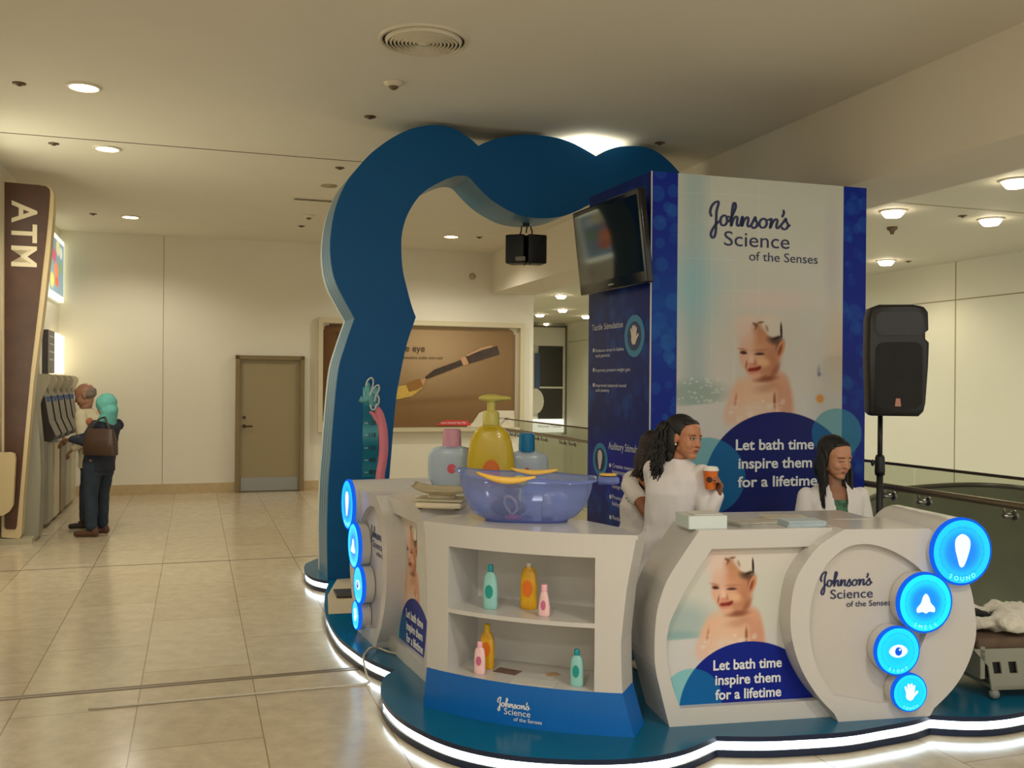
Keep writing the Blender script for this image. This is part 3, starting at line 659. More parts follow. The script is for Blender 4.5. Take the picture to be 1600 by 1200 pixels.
for off in (0, -.5):
    vs_ = [bm.verts.new(AP.at(x, z, off)) for x, z in poly]; es = [bm.edges.new((vs_[i], vs_[(i+1) % len(vs_)])) for i in range(len(vs_))]
    bmesh.ops.triangle_fill(bm, use_beauty=True, use_dissolve=False, edges=es)
no = len(outer); n = len(poly)
for k in range(len(DEP)-1):
    A = [bm.verts.new(AP.at(x, z, DEP[k])) for x, z in poly]; B = [bm.verts.new(AP.at(x, z, DEP[k+1])) for x, z in poly]
    for i in range(n):
        f = bm.faces.new((A[i], A[(i+1) % n], B[(i+1) % n], B[i])); f.material_index = (1 if k % 2 == 0 else 2) if i < no-1 else 3
obj('arch_body', bm, [TEAL, mat('blue_edge_layer', (30, 96, 128), .35), mat('white_edge_layer', (170, 178, 172), .5), mat('pale_teal_underside', (70, 128, 158), .35)], arch)
# growth chart stuck on the arch leg
zR = AP.hit(582, 605)[1]
def ruler(X, Z):
    u = (Z-.9)/(zR-.9); img = np.zeros(X.shape+(3,)); b_ = .5+.5*np.cos((u-.93)*2*math.pi*2.3)
    img[:] = np.array((20, 110, 135))/255.; k = (np.clip(b_, 0, 1)**1.5*np.clip(u+.1, 0, 1))[..., None]; img[:] = img*(1-k)+np.array((140, 205, 210))/255.*k
    return img
xa, _ = AP.hit(566.5, 660); xb, _ = AP.hit(591, 660)
print_grid('chart_ruler', AP, (xa, xb, .9, zR), 12, 120, ruler, PRINT, arch, off=.004)
CI = mat('dark_chart_ink', (14, 40, 54), .5)
for s, y in (('120', 664), ('110', 683), ('100', 703), ('90', 722), ('80', 741)):
    x0, z0 = AP.hit(576.5, y); x1, _ = AP.hit(587, y); text_on('chart_number', s, AP, x0, x1, z0, CI, arch, off=.006, bold=.02, height=.036)
    bm = NB(); a0, _ = AP.hit(569.5, y); a1, _ = AP.hit(574.5, y)
    slab(bm, AP, [(a0, z0+.014), (a1, z0+.014), (a1, z0+.018), (a0, z0+.018)], [], .006, .004); obj('chart_tick', bm, WINK, arch)
def pxr(bm, pl, pts, wpx, off, n=5):
    q = spl([(*pl.hit(x, y), 0) for x, y in pts], n); m_ = len(q)
    wl = [w_*5.3e-3 for w_ in (np.interp(np.linspace(0, 1, m_), np.linspace(0, 1, len(wpx)), wpx) if isinstance(wpx, (list, tuple)) else [wpx]*m_)]
    tube(bm, [pl.at(p.x, p.y, off) for p in q], 0, 10, True, wl)
bm = NB(); pxr(bm, AP, [(589, 636), (593, 648), (598, 670), (599.5, 700), (597, 725), (594, 745), (593, 790)], [4, 7.5, 8, 8, 8, 8, 8], -.01); pxr(bm, AP, [(577, 643), (584, 648), (592, 662)], [2, 4, 4], -.005)
obj('pink_tube', bm, mat('pink_foam', (228, 132, 148), .5), arch, True)
bm = NB(); pxr(bm, AP, [(574, 598), (575, 610), (579, 622), (582, 636)], [3, 6, 6, 3], .0); pxr(bm, AP, [(562, 623), (568, 625), (578, 622), (587, 617)], [5, 5, 5, 3], .0); obj('teal_splash', bm, mat('aqua_foam', (104, 176, 176), .5), arch, True)
bm = NB()
for pts in ([(571, 603), (573, 595), (579, 590.5), (582, 596), (580, 608), (577, 618)], [(579, 612), (585, 604), (590, 602), (591, 609), (586, 618), (584, 628)], [(585, 635), (590, 631), (591, 622), (588, 618)], [(577, 632), (580, 640), (585, 638), (587, 630)]): pxr(bm, AP, pts, 1.4, .03)
obj('white_outline', bm, mat('white_foam', (196, 206, 208), .5), arch, True)
# hanging speakers
hs = P(822, 389, 8.45)
t = thing('hanging_speaker', hs-Vector((0, 0, .13)), 'black twin loudspeaker hanging on straps beneath the arch', 'loudspeaker')
for s in (-1, 1):
    d = Vector((math.cos(s*.45), math.sin(s*.45)*1, 0)); nrm = Vector((-d.y, d.x, 0))
    bm = NB(); box(bm, hs+Vector((s*.078, .02, 0))+Vector((0, abs(s)*.04, 0)), Vector((.082, s*.03, 0)), Vector((-s*.03*.9, .08, 0)), Vector((0, 0, .128)), .014)
    obj('cabinet', bm, BLACK, t, auto=40)
bm = NB(); p = P(813, 404, 8.34); box(bm, p, Vector((.042, -.014, 0)), Vector((.001, .003, 0)), Vector((0, 0, .018))); obj('label_plate', bm, mat('grey_plate', (128, 122, 112), .5), t)
top = AP.hit(824, 340)[1]
bm = NB()
for a, b_ in (((811, 370), (815, 353)), ((822, 364), (822, 346)), ((831, 370), (829, 354))): 
    q0, q1 = P(*a, 8.45), P(*b_, 8.45); tube(bm, [q0, (q0+q1)/2+Vector((.008, 0, 0)), q1], .007, 6)
box(bm, P(822, 350, 8.43), Vector((.03, 0, 0)), Vector((0, .03, 0)), Vector((0, 0, .02))); tube(bm, [P(821, 410, 8.4), P(819, 415, 8.4)], .006, 6); tube(bm, [P(827, 410, 8.4), P(828, 414, 8.4)], .006, 6)
obj('strap', bm, mat('black_strap', (10, 10, 10), .6), t)
# uplight added on the arch to make the glow of a ceiling downlight
fl = AP.at(AP.hit(938, 244)[0], 0, -.27)+Vector((0, 0, AP.hit(931, 244)[1]-.02)); t = thing('added_uplight', fl, 'added uplight on top of the arch, making the glowing pool of a ceiling downlight', 'added_uplight')
bm = NB(); lathe(bm, fl, [(.05, 0), (.07, .01), (.08, .05), (.075, .05), (.05, .025), (.001, .02)], 24, cap=False); obj('housing', bm, BLACK, t, True)
bm = NB(); lathe(bm, fl, [(.07, .045), (.001, .05)], 24); obj('lens', bm, emis('added_uplight_lens', (255, 240, 200), 25), t)
bm = NB(); tube(bm, [fl+Vector((0, 0, .01)), fl-Vector((0, 0, .03))], .02, 8); obj('bracket', bm, BLACK, t)
l = bpy.data.lights.new('added_uplight_beam', 'SPOT'); l.energy = 150; l.color = (1, .9, .7); l.spot_size = math.radians(168); l.spot_blend = .8; l.shadow_soft_size = .05
o = bpy.data.objects.new('added_uplight_beam', l); C.objects.link(o); o.location = fl+Vector((0, 0, .07)); o.rotation_euler = (math.pi, 0, 0)
# ---- tower
c0 = P(1016, 600, 6.45); c0 = Vector((c0.x, c0.y, 0))
tfu = Vector((math.cos(math.radians(17)), math.sin(math.radians(17)), 0)); tlu = Vector((-math.sin(math.radians(20.6)), math.cos(math.radians(20.6)), 0))
TF = Plane(c0, tfu); WT = TF.hit(1352.5, 450)[0]
_tl = Plane(c0, -tlu); DT = -_tl.hit(919.5, 600)[0]
TL = Plane(c0+tlu*DT, -tlu)
zt = TF.hit(1016.5, 267)[1]
tower = thing('display_tower', c0+tfu*WT/2+tlu*DT/2+Vector((0, 0, ZP)), 'tall blue and white square tower printed with a bathing baby', 'display tower')
cs = [c0, c0+tfu*WT, c0+tfu*WT+tlu*DT, c0+tlu*DT]
bm = NB(); A = [bm.verts.new(p+Vector((0, 0, ZP))) for p in cs]; B = [bm.verts.new(p+Vector((0, 0, zt))) for p in cs]
bm.faces.new(A[::-1]); bm.faces.new(B)
for i in range(4): bm.faces.new((A[i], A[(i+1) % 4], B[(i+1) % 4], B[i]))
obj('tower_body', bm, mat('deep_blue_board', (10, 38, 110), .3), tower)
def topx(pl, X, Z):
    x = pl.o.x+pl.u.x*X; y = pl.o.y+pl.u.y*X; a = x/y*F; b_ = (H-Z)/y*F; return 800+a-PHI*b_, 602+b_+PHI*a
def bokeh(img, X, Z, x0, x1, z0, z1, nn, seed, rr=(.02, .07), al=.4):
    r = random.Random(seed)
    for _ in range(nn):
        a = al*r.uniform(.3, 1); R = r.uniform(*rr); cx, cz = r.uniform(x0, x1), r.uniform(z0, z1)
        M = (abs(X-cx) < R*1.3) & (abs(Z-cz) < R*1.3)
        ys, xs = np.where(M)
        if len(ys) == 0: continue
        s_ = (slice(ys.min(), ys.max()+1), slice(xs.min(), xs.max()+1)); sub = img[s_]
        ell(sub, X[s_], Z[s_], cx, cz, R, R, (30, 96, 170), .12, 0, a); img[s_] = sub
def baby(img, X, Y, ox, oy):
    e = lambda cx, cy, rx, ry, c, s=.25, rot=0, al=1: ell(img, X, Y, cx+ox, cy+oy, rx, ry, c, s, rot, al)
    SK = (214, 160, 130); SKD = (160, 98, 70); SKL = (226, 182, 152); BG = (216, 206, 192); PK_ = (222, 186, 168)
    # trunk and arms
    e(1190, 622, 42, 36, SKL, .3); e(1192, 650, 46, 34, SKL, .35); e(1226, 622, 12, 36, (208, 154, 126), .35, -.12); e(1150, 626, 12, 34, SKL, .45, .3); e(1140, 646, 9, 16, PK_, .6, .3)
    e(1212, 593, 18, 12, SK, .5, .3); e(1210, 626, 2.2, 12, (134, 84, 60), .6, 0, .8); e(1149, 626, 2, 11, (176, 112, 86), .7, .15, .6); e(1178, 618, 18, 18, (230, 194, 166), .8, 0, .6)
    e(1180, 642, 26, 12, (226, 206, 190), .7, 0, .6); e(1198, 606, 18, 7, (182, 126, 98), .8, -.2, .5)
    # head
    e(1189, 543, 31, 40, SK, .14, -.06); e(1186, 556, 30, 30, SK, .14); e(1187, 573, 22, 20, SK, .2, -.1); e(1201, 575, 15, 17, (196, 138, 106), .4)
    e(1196, 592, 16, 4.5, (130, 74, 52), .7, -.12, .8); e(1211, 578, 4, 11, (140, 82, 60), .8, .5, .75)
    e(1207, 556, 11, 22, (184, 122, 90), .8, .05, .75); e(1168, 562, 10, 14, (232, 190, 170), .8, 0, .6); e(1192, 566, 10, 7, (232, 186, 146), .7, .2, .85); e(1179, 588, 9, 5, (228, 176, 152), .7, 0, .7)
    e(1190, 527, 18, 14, (196, 136, 98), .8, 0, .8); e(1166, 532, 12, 20, PK_, .8, 0, .85); e(1165, 510, 16, 16, (222, 196, 182), .8, 0, .95); e(1188, 499, 30, 7, (220, 200, 186), .8, 0, .95)
    e(1186, 514, 9, 9, (186, 128, 96), .8, 0, .7)
    e(1211, 531, 11, 7, (78, 56, 44), .7, .25, .85); e(1216, 540, 4, 9, (120, 78, 56), .8, .2, .7)
    e(1208, 513, 12.5, 14, BG, .22, .0); e(1202, 508, 12, 10, BG, .4)
    e(1220.5, 517, 1.7, 12.5, (50, 40, 34), .35, -.04); e(1214, 528, 7, 1.8, (50, 38, 32), .5, -.35, .9)
    e(1180, 507, 4.5, 2, (96, 64, 48), .7, .5, .8); e(1188, 504, 5, 1.6, (110, 76, 56), .7, -.2, .8); e(1181, 511, 1.5, 4, (110, 72, 52), .7, .3, .7); e(1198, 513, 2, 5, (140, 96, 74), .8, -.3, .6)
    # ear
    e(1220, 545, 5.5, 13.5, (210, 146, 110), .2, .28); e(1218.5, 547, 2.6, 9, (134, 74, 50), .6, .3, .9)
    # eyes, nose, laughing mouth
    e(1160, 546, 7, 2, (170, 112, 84), .7, .2, .6); e(1189, 547.5, 10, 2.4, (170, 112, 84), .7, -.05, .6)
    e(1161.5, 551, 5.2, 2.6, (70, 36, 30), .55, .1, .95); e(1187, 553, 7.2, 2.2, (70, 42, 38), .6, -.02, .9); e(1187, 556.5, 6, 1.2, (226, 180, 150), .7, 0, .6)
    e(1174, 562, 3.4, 8, (236, 200, 178), .7, -.1, .8); e(1175, 570, 6, 3.4, (214, 146, 122), .5); e(1180, 567, 2, 5, (168, 104, 78), .7, -.2, .5); e(1166, 570, 1.5, 6, (140, 78, 60), .7, .1, .7)
    e(1177.5, 577, 9.5, 4.2, (140, 52, 44), .35, -.12); e(1186, 574.5, 3.5, 2.6, (120, 40, 34), .6, -.6, .8); e(1177, 582, 7, 2.4, (214, 140, 120), .6, -.1, .8); e(1175, 573.2, 8, 1.8, (214, 150, 126), .5, -.1, .8)
    r = random.Random(5)
    for _ in range(34): e(r.uniform(1140, 1230), r.uniform(626, 662), r.uniform(2, 5), r.uniform(1.5, 4), (230, 216, 204), .8, 0, r.uniform(.2, .6))
xS0 = TF.hit(1058, 500)[0]; xS1 = TF.hit(1317, 420)[0]
def tower_front(X, Z):
    PX, PY = topx(TF, X, Z); img = np.zeros(X.shape+(3,))
    t_ = np.clip((PY-270)/360, 0, 1)[..., None]; img[:] = (np.array((196, 198, 184))*(1-t_)+np.array((212, 205, 196))*t_)/255.
    k = np.exp(-((PX-1085)/22)**2)[..., None]*.55; img[:] = img*(1-k)+np.array((140, 170, 178))/255.*k
    k = (np.exp(-((PX-1075)/60)**2)*np.exp(-((PY-450)/60)**2))[..., None]*.5; img[:] = img*(1-k)+np.array((130, 190, 205))/255.*k
    for lx in (1088, 1112, 1147, 1185): img[np.abs(PX-lx) < .7] *= 1.03
    for ly in (300, 350, 402, 450): img[(np.abs(PY-ly-(PX-1060)*.05) < .7) & (PX < 1200)] *= 1.03
    ell(img, PX, PY, 1300, 400, 10, 70, (186, 176, 180), .9, 0, .5); ell(img, PX, PY, 1310, 540, 16, 50, (214, 186, 150), .9, 0, .5)
    ell(img, PX, PY, 1200, 470, 60, 14, (226, 198, 190), .9, 0, .5)
    ell(img, PX, PY, 1085, 615, 46, 20, (150, 168, 158), .5, 0, .8)
    r = random.Random(3)
    for _ in range(40): ell(img, PX, PY, r.uniform(1060, 1130), r.uniform(590, 630), 2.2, 1.6, (206, 212, 208), .5, 0, .7)
    tub = sstep((PY-(633-.09*(PX-1060)))/4)[..., None]; img[:] = img*(1-tub)+np.array((208, 204, 200))/255.*tub
    ell(img, PX, PY, 1279, 580, 2.2, 8, (120, 120, 160), .8, 0, .5); ell(img, PX, PY, 1280, 585, 2.6, 3, (80, 80, 140), .6, 0, .8); ell(img, PX, PY, 1281, 604, 6, 18, (216, 212, 204), .6, 0, .7); ell(img, PX, PY, 1281, 623, 6, 6.5, (226, 150, 60), .4, 0, .9)
    baby(img, PX, PY, 0, 0)
    navy = (sstep((118-np.hypot(PX-1217, PY-761))*.8))[..., None]
    edge = ((X < xS0) | (X > xS1))
    img2 = np.zeros_like(img); img2[:] = np.array((6, 34, 142))/255.; g = np.exp(-((PY-490)/90)**2)[..., None]*.5*(PX < 1100)[..., None]; img2[:] = img2*(1-g)+np.array((10, 90, 160))/255.*g
    bokeh(img2, X, Z, 0, xS0, ZP, zt, 70, 11, (.015, .06), .6); bokeh(img2, X, Z, xS1, WT, ZP, zt, 60, 12, (.015, .07), .5)
    img[edge] = img2[edge]
    pale1 = sstep((61-np.hypot(PX-1104, PY-744))*.8)[..., None]; pale2 = sstep((39.5-np.hypot(PX-1307, PY-677))*.8)[..., None]
    base = img.copy(); low = (PY > 800)[..., None]
    img[:] = img*(1-navy)+np.array((6, 18, 100))/255.*navy
    img[:] = np.where(((PX > 1280) & (PY > 700))[..., None] & ~edge[..., None], np.array((6, 18, 96))/255., img)
    for pl_ in (pale1, pale2):
        mid = np.array((10, 104, 160))/255.; pa = np.array((112, 172, 184))/255.
        dark = np.clip(navy+edge[..., None]*.6, 0, 1); c_ = pa*(1-dark)+mid*dark; img[:] = img*(1-pl_*.9)+c_*pl_*.9
    return img
print_grid('front_graphic', TF, (0, WT, ZP, zt), 400, 680, tower_front, PRINT, tower, off=.002)
def tower_left(X, Z):
    img = np.zeros(X.shape+(3,)); img[:] = np.array((8, 30, 112))/255.
    k = np.exp(-((X-.05)/.5)**2)[..., None]*.35; img[:] = img*(1-k)+np.array((60, 56, 84))/255.*k
    bokeh(img, X, Z, 0, DT, ZP, zt, 170, 21, (.02, .07), .4); ell(img, X, Z, .45, 1.05, .5, .2, (20, 20, 170), .8, 0, .6)
    return img
print_grid('side_graphic', TL, (0, DT, ZP, zt), 130, 330, tower_left, PRINT, tower, off=.002)
bm = NB(); box(bm, c0+Vector((0, 0, (zt+ZP)/2))+(TF.n+TL.n)*.002, TF.u*.004, TF.n*.004, Vector((0, 0, (zt-ZP)/2))); obj('corner_trim', bm, WHITE2, tower)
def word(s, pl, pL, pR, m, par, off=.004, bold=0, cap_px=None, name='lettering'):
    xa, za = pl.hit(*pL); xb, _ = pl.hit(*pR); hgt = None
    if cap_px: hgt = pl.hit(pL[0], pL[1]-cap_px)[1]-za
    return text_on(name, s, pl, xa, xb, za, m, par, off=off, bold=bold, height=hgt)
xa, za = TF.hit(1109, 316); xb, _ = TF.hit(1234, 320)
script_logo('wordmark', TF, xa, xb, za, INK, tower, .004)
word('Science', TF, (1131, 383.5), (1233, 390), INK, tower, cap_px=24); word('of the Senses', TF, (1170, 407), (1277, 412), INK, tower, cap_px=15)
for s, a, b_, y in (('Let bath time', 1149, 1271, 703), ('inspire them', 1153, 1268, 732), ('for a lifetime', 1152, 1276, 761)): word(s, TF, (a, y), (b_, y+3), WINK, tower, off=.005, bold=.022, cap_px=17)
PALE = mat('pale_blue_ink', (206, 206, 214), .5)
word('Tactile Stimulation', TL, (926, 517), (974, 511), PALE, tower, cap_px=10); word('Auditory Stimulation', TL, (951.5, 701.5), (1009, 706), PALE, tower, cap_px=12)
def bullets(rows):
    for s, x, x2, y, dot in rows:
        word(s, TL, (x, y), (x2, y), PALE, tower, cap_px=5.5 if y < 650 else 6.5)
        if dot:
            x_, z_ = TL.hit(dot, y-3); bm = NB(); slab(bm, TL, [(x_+.016*math.cos(t), z_+.016*math.sin(t)) for t in np.linspace(0, 2*math.pi, 13)[:-1]], [], .005, .003); obj('bullet', bm, PALE, tower)
bullets([('Reduces stress in babies', 931.5, 975.5, 550.5, 928.5), ('and parents', 931.5, 953.5, 558.5, None), ('Improves preterm weight gain', 931.5, 985.5, 581, 928.5), ('Improved maternal mood', 931.5, 979, 604.5, 928.5), ('and anxiety', 931.5, 953, 612, None),
         ('Creates memory and', 957.5, 1004, 730, 954), ('language', 957.5, 978, 739, None), ('comprehension', 957.5, 990, 762, None), ('Promotes', 957.5, 980, 779, 954.5), ('baby smiles', 957.5, 985, 789, None), ('Reduces', 958, 978, 811, 954.5)])
# shared round icons
def icon_shapes(kind):
    """flat shapes in unit-disc coordinates: list of outlines"""
    if kind == 'ear': return [[(q.x, q.y) for q in spl([(-.0, .62, 0), (.28, .45, 0), (.33, .15, 0), (.2, -.3, 0), (.05, -.6, 0), (-.1, -.6, 0), (-.2, -.3, 0), (-.3, .1, 0), (-.27, .45, 0)], 5, True)]]
    if kind == 'nose': return [[(q.x, q.y) for q in spl([(0, .34, 0), (.12, .22, 0), (.2, .0, 0), (.36, -.18, 0), (.34, -.34, 0), (.14, -.32, 0), (0, -.38, 0), (-.14, -.32, 0), (-.34, -.34, 0), (-.36, -.18, 0), (-.2, .0, 0), (-.12, .22, 0)], 4, True)]]
    if kind == 'eye':
        l = [(.46*math.cos(t), (.3 if math.sin(t) > 0 else .28)*abs(math.sin(t))**1.2*(1 if math.sin(t) > 0 else -1)) for t in np.linspace(0, 2*math.pi, 36)[:-1]]
        return [l]
    o = [[(.27*math.cos(t)-.02, .3*math.sin(t)-.14) for t in np.linspace(0, 2*math.pi, 20)[:-1]]]
    for bx, by, tx, ty, r in ((-.2, 0, -.32, .34, .065), (-.08, .05, -.13, .47, .07), (.05, .05, .06, .48, .07), (.16, .0, .23, .38, .065), (.16, -.2, .42, .05, .07)):
        d = Vector((tx-bx, ty-by)).normalized(); n_ = Vector((-d.y, d.x))
        pts = [(bx+n_.x*r, by+n_.y*r)]+[(tx+(n_.x*math.cos(a)+d.x*math.sin(a))*r, ty+(n_.y*math.cos(a)+d.y*math.sin(a))*r) for a in np.linspace(0, math.pi, 7)]+[(bx-n_.x*r, by-n_.y*r)]
        o.append(pts)
    return o
def icon(pl, cx, cz, R, kind, m, par, off, hole=None):
    bm = NB()
    for j, s in enumerate(icon_shapes(kind)):
        slab(bm, pl, [(cx+x*R, cz+z*R) for x, z in s], [], off+.0015+j*.0002, off, back=False)
    o = obj('icon', bm, m, par)
    if kind == 'eye' and hole:
        bm = NB(); slab(bm, pl, [(cx+.17*R*math.cos(t), cz+.19*R*math.sin(t)) for t in np.linspace(0, 2*math.pi, 20)[:-1]], [], off+.003, off+.001); obj('pupil', bm, hole, par)
        bm = NB(); slab(bm, pl, [(cx+.06*R+.05*R*math.cos(t), cz+.08*R+.05*R*math.sin(t)) for t in np.linspace(0, 2*math.pi, 14)[:-1]], [], off+.004, off+.001); obj('pupil_glint', bm, m, par)
    return o
RB = mat('ring_blue', (44, 130, 172), .4); RD = mat('ring_navy', (16, 40, 96), .4); IC = mat('icon_cream', (216, 206, 192), .5)
for cx, cy, ry, kind in ((992, 525, 33, 'hand'), (938.5, 718, 26, 'ear')):
    x_, z_ = TL.hit(cx, cy); R = z_-TL.hit(cx, cy+ry)[1]
    circ = lambda r: [(x_+r*math.cos(t), z_+r*math.sin(t)) for t in np.linspace(0, 2*math.pi, 41)[:-1]]
    bm = NB(); slab(bm, TL, circ(R), [circ(R*.7)], .005, .002); rg = obj('emblem_ring', bm, RB, tower)
    bm = NB(); slab(bm, TL, circ(R*.7), [], .004, .002); obj('emblem_disc', bm, RD, tower); icon(TL, x_, z_, R*.95, kind, IC, tower, .006)
# ---- television
TV = TL.off(.16)
x1, z1 = TV.hit(1005.5, 292); x0, _ = TV.hit(901, 332); z0 = TV.hit(1001, 441)[1]
tv = thing('television', TL.at((x0+x1)/2, z0, .1), 'flat black television mounted high on the left side of the blue tower', 'television')
zc = (z0+z1)/2; tilt = .06
def tvp(x, z, o): return TL.at(x, z, .16+o+tilt*(z-zc)*2)
def tvbox(bm, xa, xb, za, zb, oa, ob, bev=0):
    c = (tvp(xa, za, oa)+tvp(xb, zb, ob))/2; up = (tvp(xa, zb, oa)-tvp(xa, za, oa))/2; nn = up.cross(TL.u).normalized()*abs(ob-oa)/2
    box(bm, c, TL.u*(xb-xa)/2, nn, up, bev)
bm = NB(); tvbox(bm, x0, x1, z0, z1, -.05, 0, .012); obj('casing', bm, mat('gloss_black', (12, 11, 11), .15), tv, auto=40)
bm = NB(); tvbox(bm, x0+.035, x1-.035, z0+.075, z1-.04, .0, .003); obj('screen', bm, mat('screen_black', (8, 8, 9), .06, spec=.7), tv)
bm = NB(); tvbox(bm, (x0+x1)/2-.04, (x0+x1)/2+.04, z0+.03, z0+.04, .0, .004); obj('maker_badge', bm, METAL, tv)
bm = NB(); box(bm, TL.at((x0+x1)/2, zc, .05), TL.u*.2, TL.n*.055, Vector((0, 0, .15))); obj('wall_mount', bm, BLACK, tv)
# ---- side counters: print panel + drum with four lit discs
CU = Vector((math.cos(math.radians(11)), math.sin(math.radians(11)), 0)); PC = Plane(G(1046, 1136, ZP), CU); PR = .07
hC = lambda pts, off=0: [PC.hit(x, y, off) for x, y in pts]
ZT = .99
Cout = hC(spline2([[(1046, 1136), (1032, 1080), (1023, 1033), (1025, 967), (1034, 928), (1050, 893), (1093, 829)]], 4)); Cout[0] = (Cout[0][0], ZP); zTop = Cout[-1][1]
xEnd = PC.hit(1300, 900)[0]
Cout += [(xEnd, zTop), (xEnd, ZP)]
Chole = hC(spline2([[(1063, 1107), (1050, 1070), (1041, 1020), (1044, 985), (1050, 965), (1077, 912), (1112, 858)]], 4))
xq = PC.hit(1290, 853)[0]; Chole += [(xq, PC.hit(1112, 858)[1]), (xq, PC.hit(1063, 1107)[1])]
Dout = hC(spline2([[(1310, 1122), (1276, 1085), (1252, 1045), (1239, 1005), (1235, 967), (1239, 925), (1250, 893), (1280, 853), (1320, 827)], [(1320, 827), (1452, 826)], [(1452, 826), (1490, 862), (1514, 910), (1524, 960), (1524, 1000), (1510, 1043), (1488, 1078), (1453, 1113)]], 4), PR)
zd = min(Dout[0][1], Dout[-1][1]); Dout[0] = (Dout[0][0], ZP); Dout[-1] = (Dout[-1][0], ZP)
Dhole = hC(spline2([[(1303, 1087), (1280, 1050), (1268, 1010), (1265, 970), (1271, 925), (1290, 885), (1320, 857), (1352, 850), (1385, 857), (1415, 872), (1440, 892), (1452, 920), (1450, 980), (1430, 1030), (1410, 1070), (1387, 1098), (1345, 1094)]], 4), PR)
discs = []
for cx, cy, ry, k, wd in ((1503, 862, 53, 'ear', 'SOUND'), (1446, 942, 47.5, 'nose', 'SMELL'), (1403, 1017.5, 38.5, 'eye', 'SIGHT'), (1422, 1082.5, 30, 'hand', 'TOUCH')):
    off = .115; x, z = PC.hit(cx, cy, off); discs.append((x, z, z-PC.hit(cx, cy+ry, off)[1], k, wd))
xR = Dout[-1][0]
def lit_face(kind, X, Z, cx, cz, R):
    r = np.hypot(X-cx, Z-cz)/R; img = np.zeros(X.shape+(3,))
    if kind in ('ear',): a, b_ = (0, 190, 255), (0, 120, 235)
    elif kind == 'nose': a, b_ = (0, 215, 255), (0, 130, 230)
    else: a, b_ = (0, 205, 255), (0, 185, 240)
    k = sstep((r-.35)/.45)[..., None]; img[:] = (np.array(b_)*(1-k)+np.array(a)*k)/255.
    q = (np.abs(r-.72) < .02); img[q] *= .85
    return img
LITM = bpy.data.materials.new('lit_acrylic'); LITM.use_nodes = True; _n = LITM.node_tree; _b = _n.nodes['Principled BSDF']; _a = _n.nodes.new('ShaderNodeVertexColor'); _a.layer_name = 'Col'
_n.links.new(_a.outputs[0], _b.inputs['Emission Color']); _b.inputs['Emission Strength'].default_value = .9; _b.inputs['Base Color'].default_value = (0, .02, .05, 1); _b.inputs['Roughness'].default_value = .15
LRIM = emis('lit_blue_rim', (20, 90, 215), .8); LWH = emis('lit_white_icon', (226, 246, 250), .85)
GREYR = mat('grey_recess_board', (196, 190, 182), .4)
KM = .9
